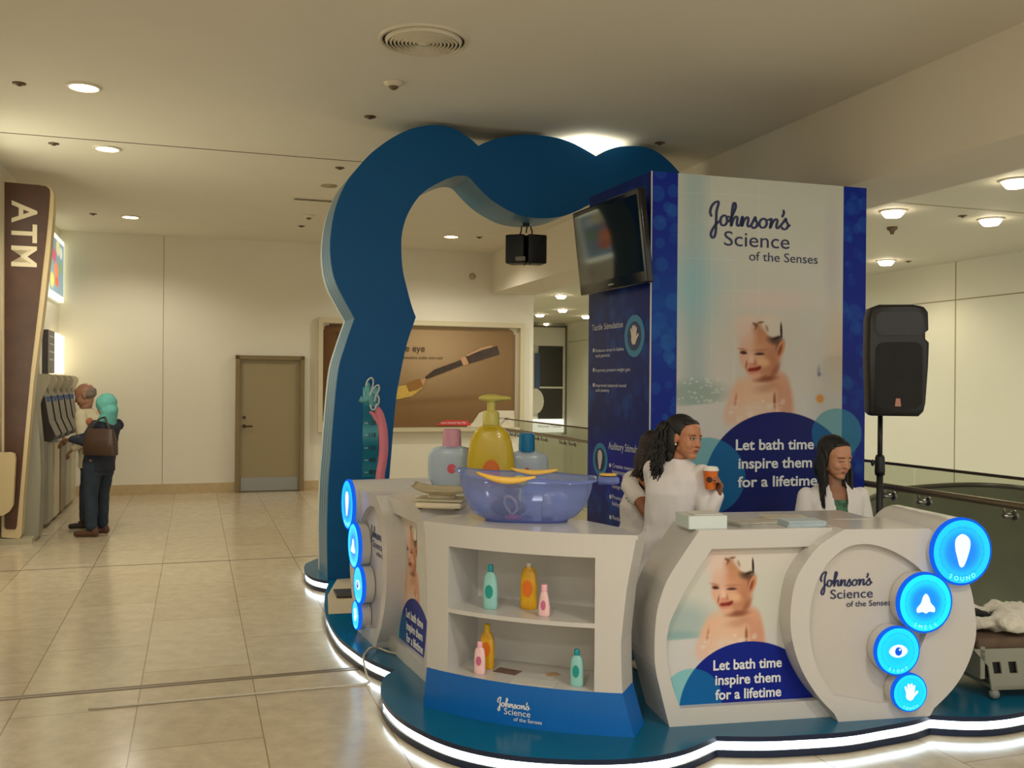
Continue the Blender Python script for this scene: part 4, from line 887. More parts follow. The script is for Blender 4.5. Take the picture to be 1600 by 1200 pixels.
def counter(pl, mirror, name, label, xL):
    T = (lambda p: ((xL-p[0])*KM, p[1])) if mirror else (lambda p: p)
    TT = lambda L: [T(p) for p in L]
    root = thing(name, pl.at(T((.5, 0))[0], 0, -.15)+Vector((0, 0, ZP)), label, 'counter', None)
    bm = NB(); slab(bm, pl, TT(Cout), [TT(Chole)], 0, -.33, back=False); obj('panel_housing', bm, WHITE, root)
    bm = NB(); h = TT(Chole); xs = [p[0] for p in h]; zs = [p[1] for p in h]
    mx_, mz_ = (min(xs)+max(xs))/2, (min(zs)+max(zs))/2; xp0, xp1 = min(p[0] for p in Chole), max(p[0] for p in Chole)
    def art(X, Z):
        XC = X if not mirror else (X-min(xs))/KM+xp0
        PX, PY = topx(PC, XC, Z); img = np.zeros(X.shape+(3,)); img[:] = np.array((204, 204, 194))/255.
        k = np.exp(-((PY-870)/25)**2)[..., None]*.3; img[:] = img*(1-k)+np.array((226, 206, 200))/255.*k
        ell(img, PX, PY, 1070, 975, 45, 30, (158, 178, 176), .6, 0, .8); ell(img, PX, PY, 1062, 998, 40, 8, (120, 164, 168), .8, 0, .6)
        tub = sstep((PY-(1003-.09*(PX-1040)))/5)[..., None]; img[:] = img*(1-tub)+np.array((204, 202, 200))/255.*tub
        baby(img, PX, PY, -38, 370)
        nv = sstep((116-np.hypot(PX-1181, PY-1121))*.8)[..., None]; pl_ = sstep((47-np.hypot(PX-1087, PY-1095))*.8)[..., None]
        img[:] = img*(1-nv)+np.array((10, 32, 136))/255.*nv
        dark = nv; c_ = np.array((126, 190, 196))/255.*(1-dark)+np.array((10, 104, 166))/255.*dark; img[:] = img*(1-pl_*.9)+c_*pl_*.9
        return img
    bm.free()
    print_grid('baby_print', pl, (min(xs)-.01, max(xs)+.01, min(zs)-.01, max(zs)+.01), 260, 240, art, PRINT, root, off=-.04, inside=in_poly([(mx_+(x-mx_)*1.025, mz_+(z-mz_)*1.025) for x, z in h]))
    fx = (lambda x: min(xs)+(x-xp0)*KM) if mirror else (lambda x: x)
    for s, a, b_, y in (('Let bath time', 1114, 1221, 1047), ('inspire them', 1117, 1219, 1070), ('for a lifetime', 1117, 1220, 1093)):
        xa, za = PC.hit(a, y, -.04); xb, _ = PC.hit(b_, y, -.04); text_on('lettering', s, pl, fx(xa), fx(xb), za, WINK, root, off=-.037, bold=.022, height=.048)
    bm = NB(); slab(bm, pl, TT(Dout), [TT(Dhole)], PR, -.34, back=False); obj('drum_ring', bm, WHITE, root)
    bm = NB(); poly_flat(bm, [pl.at(*p, PR-.035) for p in TT(Dhole)]); obj('drum_panel', bm, GREYR, root)
    # logo on the drum
    sh = 0; J0 = PC.hit(1282, 895, PR-.035); J1 = PC.hit(1362, 895, PR-.035); S0 = PC.hit(1297, 935.5, PR-.035); S1 = PC.hit(1363, 935.5, PR-.035); O0 = PC.hit(1322, 948, PR-.035); O1 = PC.hit(1391, 948, PR-.035)
    if mirror:
        wc = (J0[0]+O1[0])/2; sh = (xL-min(p[0] for p in Dhole))*KM-.025-O1[0]
    script_logo('wordmark', pl, J0[0]+sh, J1[0]+sh, J0[1], INK, root, PR-.032, 1.1); text_on('lettering', 'Science', pl, S0[0]+sh, S1[0]+sh, S0[1], INK, root, off=PR-.032, height=.045)
    text_on('lettering', 'of the Senses', pl, O0[0]+sh, O1[0]+sh, O0[1], INK, root, off=PR-.032, height=.028)
    for (x, z, R, kind, wd) in discs:
        x, z = T((x, z)); back_ = -.42 if kind == 'ear' else PR-.03
        bm = NB(); lathe(bm, pl.at(x, z, back_), [(R*.97, 0), (R*.97, .095-back_)], 48, pl.n); obj('boss', bm, WHITE, root, auto=40)
        d = obj('light_disc', (lambda bm: (lathe(bm, pl.at(x, z, .095), [(R, 0), (R*1.0, .018), (R*.95, .024), (R*.93, .021)], 48, pl.n, cap=False), bm)[1])(NB()), LRIM, root, True)
        g = print_grid('lit_face', pl, (x-R, x+R, z-R, z+R), 60, 60, lambda X, Z: lit_face(kind, X, Z, x, z, R), LITM, d, off=.116, inside=lambda X, Z: np.hypot(X-x, Z-z) < R*.96)
        icon(pl, x, z+(.04*R if kind == 'ear' else 0), R*(.78 if kind == 'ear' else .9), kind, LWH, d, .118, hole=LITM if False else LRIM)
        for j, ch in enumerate(wd):
            an = math.radians(-90+(j-2)*14); me = text_data(ch, .0); L = np.empty(len(me.vertices)*3); me.vertices.foreach_get('co', L); L = L.reshape(-1, 3); s_ = R*.19; rr = R*.86; dx = (L[:, 0].max()+L[:, 0].min())/2
            o_ = np.empty_like(L); a_ = an+math.pi/2
            for i, (p_, q_, c_) in enumerate(L):
                lx = (p_-dx)*s_; lz = (q_)*s_; X_ = rr*math.cos(an)+lx*math.cos(a_)-lz*math.sin(a_); Z_ = rr*math.sin(an)+lx*math.sin(a_)+lz*math.cos(a_)
                o_[i] = pl.at(x+X_, z+Z_, .118+(.001 if c_ > 0 else 0))
            me.vertices.foreach_set('co', o_.ravel()); link_mesh('letter', me, mat('pale_disc_ink', (120, 220, 250), .4, emit=.9), d)
    bm = NB(); xa, xb = 0.03, xR-.05
    q = [T((.25, 0))[0], T((xR-.1, 0))[0]]
    x0_, x1_ = min(q), max(q)
    box(bm, pl.at((x0_+x1_)/2, ZT-.012, -.42), pl.u*(x1_-x0_)/2, pl.n*.16, Vector((0, 0, .012))); box(bm, pl.at((x0_+x1_)/2, (ZT+ZP)/2, -.32), pl.u*(x1_-x0_)/2, pl.n*.012, Vector((0, 0, (ZT-ZP)/2-.02)))
    obj('worktop', bm, WHITE, root)
    return root
cr = counter(PC, False, 'display_counter', 'long white counter at right with baby print and blue lit discs facing the camera', 0)
bf = G(559, 986, ZP); bn = G(667, 1069, ZP); bu = Vector((math.cos(math.radians(66.6)), -math.sin(math.radians(66.6)), 0))
PBp = Plane(bf, bu); 
# in the mirrored counter the drum's outer bottom corner sits at the far end
PBp.o = PBp.o-PBp.n*PR
cl = counter(PBp, True, 'display_counter', 'white counter at left seen edge-on with baby print and narrow blue lit discs', xR)
from mathutils import noise as mnoise
def fuse(name, bm, vox, m, parent, colf=None, smooth=2, folds=0, fscale=12, stretch=(1, 1, 1)):
    """one continuous surface out of overlapping volumes"""
    me = bpy.data.meshes.new('tmp'); bmesh.ops.recalc_face_normals(bm, faces=bm.faces); bm.to_mesh(me); bm.free()
    o = bpy.data.objects.new('tmp', me); C.objects.link(o)
    md = o.modifiers.new('r', 'REMESH'); md.mode = 'VOXEL'; md.voxel_size = vox
    ms = o.modifiers.new('s', 'SMOOTH'); ms.factor = .5; ms.iterations = smooth
    dg = bpy.context.evaluated_depsgraph_get(); new = bpy.data.meshes.new_from_object(o.evaluated_get(dg)); bpy.data.objects.remove(o); bpy.data.meshes.remove(me)
    if folds:
        nr = [v.normal.copy() for v in new.vertices]
        for v, n in zip(new.vertices, nr):
            q = Vector((v.co.x*fscale*stretch[0], v.co.y*fscale*stretch[1], v.co.z*fscale*stretch[2])); v.co += n*folds*(mnoise.noise(q)+.5*mnoise.noise(q*2.3))
    if colf:
        cl = new.color_attributes.new('Col', 'FLOAT_COLOR', 'POINT')
        for i, v in enumerate(new.vertices): cl.data[i].color = (*lin(colf(v.co)), 1)
    new.name = name; return link_mesh(name, new, m, parent, True)
# ================================================================ SHELF COUNTER
a0 = G(661, 1103, ZP); a1 = G(991, 1152, ZP); PA = Plane(a0, (a1-a0))
WA = (a1-a0).length
lx = [PA.hit(x, y) for x, y in ((661, 1103), (668, 1044), (668.5, 900), (663, 818))]; rx = [PA.hit(x, y) for x, y in ((991, 1152), (973, 1078), (972, 1000), (980, 920), (995, 836))]
def interp(tab, z):
    t = sorted(((q[1], q[0]) for q in tab)); return float(np.interp(z, [a for a, _ in t], [b_ for _, b_ in t]))
def XL(z): return interp(lx, z)
def XR(z): return interp(rx, z)
BU = .085
def bulge(x): u = (x-WA*.5)/(WA*.5); return BU*max(0, 1-u*u)
def pa(x, z, off=0): return PA.at(x, z, bulge(x)+off)
def zhit(px, py):   # hit on the bulged front
    x, z = PA.hit(px, py)
    for _ in range(4): x, z = PA.hit(px, py, bulge(x))
    return x, z
nl, zt1 = zhit(701, 853); nr, zt2 = zhit(930, 872); zn1 = (zt1+zt2)/2; zn0 = (zhit(697, 1049)[1]+zhit(929, 1082)[1])/2; zsh = (zhit(700, 950)[1]+zhit(930, 975)[1])/2
sc_ = thing('shelf_counter', PA.at(WA/2, ZP, -.15), 'white corner counter with two open shelves of bottles and a blue foot', 'counter')
def cols(z):
    a, b_ = XL(z), XR(z); return list(np.linspace(a, nl, 5))+list(np.linspace(nl, nr, 15))[1:]+list(np.linspace(nr, b_, 5))[1:]
rows = list(np.linspace(ZP, zn0, 6))+list(np.linspace(zn0, zn1, 9))[1:]+[zn1+(ZT-zn1)*.5, ZT]
bm = NB(); grid = [[bm.verts.new(pa(x, z)) for x in cols(z)] for z in rows]
for r in range(len(rows)-1):
    for c in range(22):
        if 5 <= r < 13 and 4 <= c < 18: continue
        f = bm.faces.new((grid[r][c], grid[r][c+1], grid[r+1][c+1], grid[r+1][c]))
        if r < 5: f.material_index = 1
backs = [[bm.verts.new(pa(cols(z)[0], z, -.0)-PA.n*.0+(-PA.n)*(.19)), bm.verts.new(pa(cols(z)[-1], z)+(-PA.n)*.18)] for z in rows]
for r in range(len(rows)-1):
    for k, c in ((0, 0), (1, 22)):
        f = bm.faces.new((grid[r][c], grid[r+1][c], backs[r+1][k], backs[r][k]))
        if r < 5: f.material_index = 1
obj('front_shell', bm, [WHITE, mat('blue_plinth', (0, 100, 182), .3, noise=.03)], sc_)
# top slab
tp = [pa(x, ZT) for x in np.linspace(XL(ZT)-.005, XR(ZT)+.005, 24)]
bk = [G(974, 825, ZT), G(919, 814, ZT), Vector((.12, 4.93, ZT)), Vector((-.03, 4.96, ZT)), Vector((-.37, 4.80, ZT))]
bm = NB(); poly_flat(bm, tp+bk); poly_flat(bm, [p-Vector((0, 0, .02)) for p in tp+bk])
A = [bm.verts.new(p) for p in tp+bk]; B = [bm.verts.new(p-Vector((0, 0, .02))) for p in tp+bk]
for i in range(len(A)): bm.faces.new((A[i], A[(i+1) % len(A)], B[(i+1) % len(A)], B[i]))
obj('worktop', bm, WHITE, sc_)
ND = -.26
def curved(bm, z0, z1, front=0, xa=None, xb=None):
    xs = np.linspace(nl if xa is None else xa, nr if xb is None else xb, 16)
    for z in (z0, z1):
        vs_ = [bm.verts.new(pa(x, z, front)) for x in xs]+[bm.verts.new(PA.at(xs[-1]-.02, z, ND)), bm.verts.new(PA.at(xs[0]+.02, z, ND))]; bm.faces.new(vs_)
    A = [bm.verts.new(pa(x, z0, front)) for x in xs]; B = [bm.verts.new(pa(x, z1, front)) for x in xs]
    for i in range(15): bm.faces.new((A[i], A[i+1], B[i+1], B[i]))
bm = NB(); curved(bm, zsh-.02, zsh); obj('shelf', bm, WHITE, sc_)
bm = NB(); curved(bm, zn0-.03, zn0, -.004); obj('lower_shelf', bm, WHITE, sc_)
bm = NB()
quad(bm, [PA.at(nl+.02, zn0, ND), PA.at(nr-.02, zn0, ND), PA.at(nr-.02, zn1, ND), PA.at(nl+.02, zn1, ND)])
quad(bm, [pa(nl, zn0), PA.at(nl+.02, zn0, ND), PA.at(nl+.02, zn1, ND), pa(nl, zn1)]); quad(bm, [pa(nr, zn0), PA.at(nr-.02, zn0, ND), PA.at(nr-.02, zn1, ND), pa(nr, zn1)])
quad(bm, [pa(nl, zn1), pa(nr, zn1), PA.at(nr-.02, zn1, ND), PA.at(nl+.02, zn1, ND)])
obj('niche_lining', bm, WHITE2, sc_)
class Bent:
    """front of the shelf counter as a writing surface"""
    u = PA.u; n = PA.n; o = PA.o
    def at(s, x, z, off=0): return pa(x, z, off)
    def hit(s, px, py, off=0): return zhit(px, py)
BA = Bent(); x0, z0 = zhit(778, 1089); x1, _ = zhit(828, 1092); script_logo('wordmark', BA, x0, x1, z0, WINK, sc_, .003, 1.2)
for s, a, b_, y, c in (('Science', 788, 829, 1115, .03), ('of the Senses', 803, 847, 1126, .018)):
    xa, za = zhit(a, y); xb, _ = zhit(b_, y); text_on('lettering', s, BA, xa, xb, za, WINK, sc_, off=.003, height=c)
# ---- bottles
def bottle(name, loc, prof, m, capm, cap, label, cat, group, rot=-20, flat=.55, pw=2.3, pump=False, lab=None, labm=None, nm_cap='cap'):
    """prof: (z, half width) ; cap: (z0, z1, r)"""
    t = thing(name, loc, label, cat, group); a = math.radians(rot); ux = Vector((math.cos(a), math.sin(a), 0)); uy = Vector((-math.sin(a), math.cos(a), 0))
    bm = NB(); loft(bm, [(loc+Vector((0, 0, z)), ux*r, uy*(r*flat if r > cap[2]*1.25 else min(r, max(r*flat, cap[2]*.9)))) for z, r in prof], 28, pw); obj('bottle_body', bm, m, t, True)
    bm = NB(); lathe(bm, loc, [(cap[2], cap[0]), (cap[2]*1.02, cap[0]+(cap[1]-cap[0])*.1), (cap[2]*.97, cap[1]-.004*cap[1]/.2), (cap[2]*.8, cap[1])], 24); obj(nm_cap, bm, capm, t, auto=40)
    if pump:
        z = cap[1]; k = cap[2]; bm = NB(); lathe(bm, loc, [(k*.5, z), (k*.5, z+k*1.1), (k*.75, z+k*1.15), (k*.6, z+k*1.5)], 20)
        loft(bm, [(loc+Vector((0, 0, z+k*1.5))+ux*k*s, uy*k*w_, Vector((0, 0, 1))*k*h_) for s, w_, h_ in ((-1.5, .3, .12), (-1.1, .7, .35), (-.4, .9, .5), (.4, .85, .5), (1.1, .55, .36), (1.9, .35, .28), (2.35, .22, .16))], 16)
        obj('pump_head', bm, capm, t, auto=50)
    if lab:
        zc_, w_, h_ = lab; bm = NB()
        n_ = -uy; pts = []
        for i in range(28):
            an = 2*math.pi*i/28; X = w_*math.cos(an); Z = zc_+h_*math.sin(an); r = float(np.interp(Z, [p[0] for p in prof], [p[1] for p in prof]))
            yy = r*flat*max(0, 1-abs(X/r)**pw)**(1/pw); pts.append(bm.verts.new(loc+ux*X+n_*(yy+.0012)+Vector((0, 0, Z))))
        r = float(np.interp(zc_, [p[0] for p in prof], [p[1] for p in prof])); c_ = bm.verts.new(loc+n_*(r*flat+.0014)+Vector((0, 0, zc_)))
        for i in range(28): bm.faces.new((c_, pts[i], pts[(i+1) % 28]))
        obj('label', bm, labm, t, True)
    return t
AQ = mat('aqua_plastic', (146, 202, 196), .3); AQD = mat('teal_cap', (0, 142, 150), .3); YE = mat('amber_soap', (224, 168, 16), .15, coat=.4); YEC = mat('yellow_cap', (226, 186, 20), .35); PK = mat('pink_lotion', (238, 196, 194), .3); PKC = mat('pink_cap', (238, 178, 186), .35)
TG = mat('teal_label', (20, 146, 140), .4); OR = mat('orange_label', (232, 116, 26), .4); RP = mat('rose_label', (196, 100, 140), .4); CLR = mat('clear_cap', (216, 212, 200), .2)
def prof_sh(h, w): return [(0, w*.86), (h*.015, w*.95), (h*.1, w), (h*.45, w*1.0), (h*.68, w*.9), (h*.78, w*.72), (h*.83, w*.4), (h*.86, w*.34)]
def onshelf(px, py, z, ytop): p = G(px, py, z); return p, (H-(ytop-602+PHI*-(px-800))/F*p.y)-z
grp = 'bottles on the counter shelves'
p, h_ = onshelf(766, 951, zsh, 882); bottle('lotion_bottle', p, prof_sh(h_, .036), AQ, AQD, (h_*.84, h_, .014), 'aqua bottle with teal cap standing at left on the upper shelf', 'bottle', grp, lab=(h_*.4, .02, .032), labm=TG)
p, h_ = onshelf(826, 951, zsh, 873); bottle('soap_bottle', p, prof_sh(h_, .042), YE, CLR, (h_*.84, h_*.93, .013), 'amber pump soap bottle in the middle of the upper shelf', 'bottle', grp, pump=False, lab=(h_*.42, .026, .04), labm=OR)
p, h_ = onshelf(850, 963, zsh, 913); bottle('lotion_bottle', p, [(0, .025), (h_*.05, .028), (h_*.3, .028), (h_*.6, .021), (h_*.72, .017), (h_*.78, .014)], PK, PKC, (h_*.78, h_, .015), 'small pink bottle beside the amber one on the upper shelf', 'bottle', grp, lab=(h_*.36, .012, .022), labm=RP)
p, h_ = onshelf(761, 1044, zn0, 975); bottle('soap_bottle', p, prof_sh(h_, .037), YE, YEC, (h_*.84, h_, .015), 'amber bottle with yellow cap on the lower shelf behind a small pink one', 'bottle', grp, lab=(h_*.45, .022, .035), labm=OR)
p, h_ = onshelf(749.5, 1053, zn0, 1002); bottle('lotion_bottle', p, prof_sh(h_, .028), PK, PKC, (h_*.82, h_, .013), 'small pink bottle standing in front of the amber one on the lower shelf', 'bottle', grp, lab=(h_*.42, .014, .022), labm=RP)
p, h_ = onshelf(901, 1072, zn0, 1014); bottle('lotion_bottle', p, prof_sh(h_, .031), AQ, AQD, (h_*.84, h_, .013), 'aqua bottle with teal cap at the right end of the lower shelf', 'bottle', grp, lab=(h_*.42, .016, .028), labm=TG)
def leaflet(p, sx, sy, rz, m, label, th=.003, name='leaflet', n=1):
    bm = NB()
    for i in range(n): abox(bm, p+Vector((random.uniform(-.004, .004), random.uniform(-.004, .004), th*(i+.5))), sx, sy, th*.92, rz=rz+random.uniform(-.04, .04)*(n > 1))
    return single(name, bm, m, label, 'leaflet')
leaflet(G(793, 1049, zn0), .12, .07, -.5, mat('brown_leaflet', (110, 78, 66), .4, noise=.3, nscale=30), 'dark brown leaflet lying beside the amber bottle on the lower shelf')
leaflet(G(865, 1054, zn0), .06, .05, .3, mat('orange_leaflet', (186, 150, 110), .4, noise=.3, nscale=40), 'tiny orange and grey card on the lower shelf')
leaflet(G(835, 1066, zn0), .2, .09, -.3, mat('white_leaflet', (206, 204, 196), .4), 'flat white sheet lying on the lower shelf', th=.0015)
# ---- bath tub with toys
TUBM = see_through('clear_blue_plastic', (206, 214, 246), (140, 158, 222), .62, .12)
tc_ = Vector((.075, 4.66, ZT)); ta = math.radians(-6); tx = Vector((math.cos(ta), math.sin(ta), 0)); ty = Vector((-math.sin(ta), math.cos(ta), 0)); UZ = Vector((0, 0, 1))
tub = thing('baby_bath', tc_, 'translucent blue baby bath tub with yellow grips standing on the shelf counter', 'bath tub')
def tsec(z, ax, by, sx=0, lift=0): return (tc_+UZ*z+tx*sx, tx*ax, ty*by)
bm = NB()
secs = [tsec(.0, .20, .10), tsec(.012, .205, .105), tsec(.03, .245, .13), tsec(.08, .29, .155), tsec(.15, .315, .175), tsec(.21, .328, .19), tsec(.22, .352, .21), tsec(.208, .357, .215)]
rr = loft(bm, secs, 48, 2.7, cap=False); bm.faces.new(rr[0][::-1])
for i, ring in enumerate(rr):
    if i >= 4:
        for v in ring:
            x = (v.co-tc_).dot(tx)/.33; v.co.z += (.03*max(0, -x)**2+.006*math.cos(x*4))*(i-3)/3
obj('tub_shell', bm, TUBM, tub, True)
bm = NB()
ey = tc_+tx*.35+UZ*.205; loft(bm, [(ey+tx*0+UZ*.0, ty*.09, UZ*.02), (ey+tx*.06, ty*.085, UZ*.02), (ey+tx*.09, ty*.06, UZ*.018), (ey+tx*.10, ty*.03, UZ*.012)], 20, 2.6); obj('soap_tray', bm, TUBM, tub, True)
YG = mat('yellow_grip', (238, 190, 84), .4)
bm = NB(); loft(bm, [(ey+tx*(.045+s*.04)+UZ*.026, ty*.05*math.sqrt(max(.02, 1-s*s)), UZ*.006) for s in np.linspace(-1, 1, 9)], 16); obj('yellow_soap_pad', bm, YG, tub, True)
for sy, s0, s1 in ((-1, -.22, .06), (1, -.10, .14)):
    bm = NB(); pts = []
    for s in np.linspace(0, 1, 12):
        x = s0+(s1-s0)*s; y = sy*.2*max(0, 1-abs(x/.345)**2.7)**(1/2.7); pts.append(tc_+tx*x+ty*(y+sy*.004)+UZ*(.232-.02*math.sin(s*math.pi)+.03*max(0, -x/.33)**2))
    loft(bm, [(p_, ty*(.006+.012*math.sin(math.pi*k/11)), UZ*(.004+.013*math.sin(math.pi*(k+.5)/12))) for k, p_ in enumerate(pts)], 14); obj('yellow_grip', bm, YG, tub, True)
bm = NB(); loft(bm, [(tc_+UZ*-.0+tx*0, tx*.2, ty*.1), (tc_+UZ*.012, tx*.2, ty*.1)], 40, 2.7); obj('base_rim', bm, mat('deep_blue_plastic', (52, 66, 160), .25), tub)
# toys inside
tb = tc_+UZ*.014
bm = NB(); c_ = tb+tx*-.09+UZ*.07; ball(bm, c_, (.06, .045, .05)); ball(bm, c_+Vector((.02, 0, .065)), (.036, .032, .036)); ball(bm, c_+Vector((-.055, 0, -.02)), .03); ball(bm, c_+Vector((.06, 0, -.025)), .03); ball(bm, c_+Vector((.0, .02, -.035)), (.07, .04, .035))
single('plush_toy', bm, mat('grey_plush', (120, 104, 100), .9, bump=.4, bscale=120), 'grey soft toy sitting inside the blue tub', 'toy', smooth=True)
bm = NB(); lathe(bm, tb+tx*-.06-ty*.05, [(.042, 0), (.045, .006), (.04, .014), (.012, .02)], 24); t = single('bath_toy', bm, mat('pink_rubber', (220, 74, 140), .4), 'pink round toy with beige ring at the bottom of the blue tub', 'toy', smooth=True)
bm = NB(); q = tb+tx*-.065-ty*.05; loop = spl([q+Vector((0, 0, .02)), q+Vector((.025, 0, .05)), q+Vector((.005, 0, .095)), q+Vector((-.03, 0, .105)), q+Vector((-.035, 0, .07)), q+Vector((-.01, 0, .03))], 5, True)
tube(bm, loop+[loop[0]], .007, 8); obj('ring', bm, mat('beige_rubber', (214, 178, 150), .5), t, True)
p = tb+tx*.10; bottle('bath_bottle', p, [(0, .026), (.01, .03), (.05, .03), (.075, .027), (.085, .018)], mat('milky_bottle', (188, 190, 196), .3), mat('milky_cap', (200, 200, 204), .3), (.085, .115, .022), 'milky white bottle with wide cap inside the blue tub', 'bottle', None, flat=.7)
bm = NB(); ball(bm, tc_+tx*-.04+ty*.04+UZ*.185, (.045, .045, .03)); lathe(bm, tc_+tx*-.04+ty*.04, [(.012, .015), (.012, .17)], 10); single('sponge', bm, mat('lime_sponge', (196, 198, 120), .8, bump=.3), 'pale lime round sponge on a stem inside the blue tub', 'sponge', smooth=True)
# ---- baby scale
s0 = G(683, 797, ZT); sa = math.radians(-10); sx_ = Vector((math.cos(sa), math.sin(sa), 0)); sy_ = Vector((-math.sin(sa), math.cos(sa), 0))
s0 = s0+sy_*.10
t = thing('baby_scale', s0, 'cream baby weighing scale with curved tray on the left counter', 'scale')
SCM = mat('cream_plastic', (222, 208, 176), .3)
bm = NB(); box(bm, s0+UZ*.022, sx_*.125, sy_*.09, UZ*.018, .012); obj('base', bm, SCM, t, auto=40)
bm = NB(); box(bm, s0+UZ*.048, sx_*.135, sy_*.1, UZ*.006, .004); obj('base_cover', bm, mat('grey_cream_plastic', (186, 178, 150), .35), t, auto=40)
for i in (-1, 1):
    for j in (-1, 1): bm = NB(); lathe(bm, s0+sx_*.1*i+sy_*.07*j, [(.014, 0), (.014, .006)], 12); obj('foot', bm, BLACK, t)
bm = NB(); lathe(bm, s0+UZ*.05, [(.06, 0), (.05, .025)], 20, rx=1.4, ry=.9); obj('tray_mount', bm, SCM, t, True)
bm = NB(); n_ = 22; g_ = []
for i in range(n_+1):
    u = -1+2*i/n_; row = []
    for j in range(13):
        v = -1+2*j/12; wv = .135*math.sqrt(max(.0, 1-(abs(u)**3.2)*.75))
        z = .070+(.045 if u < 0 else .022)*abs(u)**2.4+.040*abs(v)**2.0*(1-.6*abs(u))
        row.append(bm.verts.new(s0+sx_*u*.165+sy_*v*wv+UZ*z))
    g_.append(row)
for i in range(n_):
    for j in range(12): bm.faces.new((g_[i][j], g_[i+1][j], g_[i+1][j+1], g_[i][j+1]))
bmesh.ops.solidify(bm, geom=bm.faces[:], thickness=.008); obj('tray', bm, SCM, t, True)
# ---- giant bottles on a hidden plinth behind the tub
gz = .93; GY = 6.3
gc = P(772, 770, GY); pl0 = Vector((gc.x, GY, 0))
bm = NB(); abox(bm, pl0+Vector((.05, 0, (ZP+gz)/2)), .84, .26, gz-ZP, .006, math.radians(5)); single('display_plinth', bm, WHITE, 'white plinth behind the tub carrying the three giant bottles', 'plinth')
def big(px, pw_px, top_px, cap_y0, m, capm, cap_px, label, shape, pump=False, lab=None, labm=None, dy=0):
    Y = GY+dy; p = P(px, 700, Y); p.z = gz; k = Y/F; zt_ = lambda y: H-(y-602)/F*Y-gz
    w_ = pw_px/2*k; hs_ = zt_(cap_y0)
    prof = [(0, w_*.9), (.02, w_)]+[(hs_*a, w_*b_) for a, b_ in shape]
    return bottle('giant_bottle', p, prof, m, capm, (hs_-.005, zt_(top_px), cap_px/2*k), label, 'display bottle', 'giant display bottles', rot=4, flat=.34, pump=pump, lab=lab, labm=labm)
sh1 = ((.25, .98), (.5, 1), (.70, 1.0), (.82, .98), (.90, .90), (.955, .72), (.985, .48), (1, .40))
BB = mat('blue_grey_bottle', (172, 186, 198), .25, noise=.05, nscale=3)
big(706, 74, 671, 697, BB, mat('dusty_pink_cap', (206, 146, 164), .4), 29, 'giant pale blue bottle with dusty pink cap behind the scale', sh1, lab=(.17, .03, .032), labm=mat('red_round_label', (206, 80, 96), .4))
big(823, 68, 676.5, 704, BB, mat('blue_cap', (0, 116, 168), .35), 25, 'giant pale blue bottle with bright blue cap behind the tub', sh1, lab=(.16, .014, .02), labm=mat('red_drop_label', (180, 60, 70), .4), dy=.02)
sh2 = ((.2, 1.0), (.4, 1.0), (.6, .95), (.76, .86), (.87, .73), (.945, .54), (.98, .36), (1, .24))
big(767, 75, 642, 663, mat('olive_gold_bottle', (202, 172, 20), .25, coat=.2), mat('olive_pump', (200, 188, 92), .35), 26, 'giant golden pump soap bottle between the two pale ones', sh2, pump=True, lab=(.15, .06, .09), labm=mat('orange_red_label', (216, 108, 28), .4), dy=-.12)
# ---- things on the right counter
bx = G(1108, 827, ZT)+PC.u*.0-PC.n*.10
t = thing('leaflet_box', bx, 'low open white card box of leaflets at the left end of the right counter', 'box')
bm = NB()
for o_, hx, hy in ((PC.n*.085, .092, .003), (-PC.n*.085, .092, .003)): box(bm, bx+o_+UZ*.03, PC.u*hx, PC.n*hy, UZ*.03)
for o_ in (PC.u*.092, -PC.u*.092): box(bm, bx+o_+UZ*.03, PC.u*.003, PC.n*.085, UZ*.03)
box(bm, bx+UZ*.003, PC.u*.092, PC.n*.085, UZ*.003); obj('tray', bm, mat('pale_blue_card', (206, 216, 212), .5), t)
bm = NB(); box(bm, bx+UZ*.032, PC.u*.085, PC.n*.078, UZ*.028); box(bm, bx+UZ*.063+PC.u*.01, PC.u*.07, PC.n*.07, UZ*.002); obj('leaflet_pile', bm, mat('white_leaflet', (206, 204, 196), .4), t)
pap = [mat('magazine_paper', (196, 190, 172), .35, noise=.12, nscale=18), mat('leaflet_grey', (176, 172, 160), .4, noise=.2, nscale=25), mat('leaflet_blue', (186, 200, 206), .4, noise=.1, nscale=20)]
leaflet(G(1178, 822, ZT)-PC.n*.03, .20, .13, .35, pap[1], 'greyish fanned leaflet pile beside the card box', n=7, name='leaflet_stack')
leaflet(G(1225, 813, ZT), .21, .14, .05, pap[0], 'cream magazine pile on the counter in front of the blue circle', n=7, name='leaflet_stack')
leaflet(G(1254, 821, ZT)-PC.n*.01, .19, .12, .15, pap[2], 'pale blue and white leaflet pile nearest the seated woman', n=9, name='leaflet_stack')
# ---- loudspeaker on stand
sp_ = P(1375, 700, 6.15); stx = Vector((sp_.x, sp_.y, 0)); zb_ = H-(648-606.5)/F*6.15
t = thing('speaker_stand', stx+UZ*ZP, 'black tripod pole stand carrying the loudspeaker beside the tower', 'speaker stand')
bm = NB(); tube(bm, [stx+UZ*(ZP+.3), stx+UZ*1.18], .021, 14); tube(bm, [stx+UZ*1.1, stx+UZ*(zb_+.05)], .016, 12); obj('pole', bm, BLACK, t, True)
bm = NB(); lathe(bm, stx+UZ*1.12, [(.03, -.03), (.032, 0), (.03, .08), (.024, .1)], 16); obj('collar', bm, BLACK, t, True)
bm = NB(); tube(bm, [stx+UZ*1.17, stx+UZ*1.17+Vector((-.05, -.02, 0))], .007, 8); ball(bm, stx+UZ*1.17+Vector((-.055, -.022, 0)), (.012, .012, .022)); obj('knob', bm, BLACK, t, True)
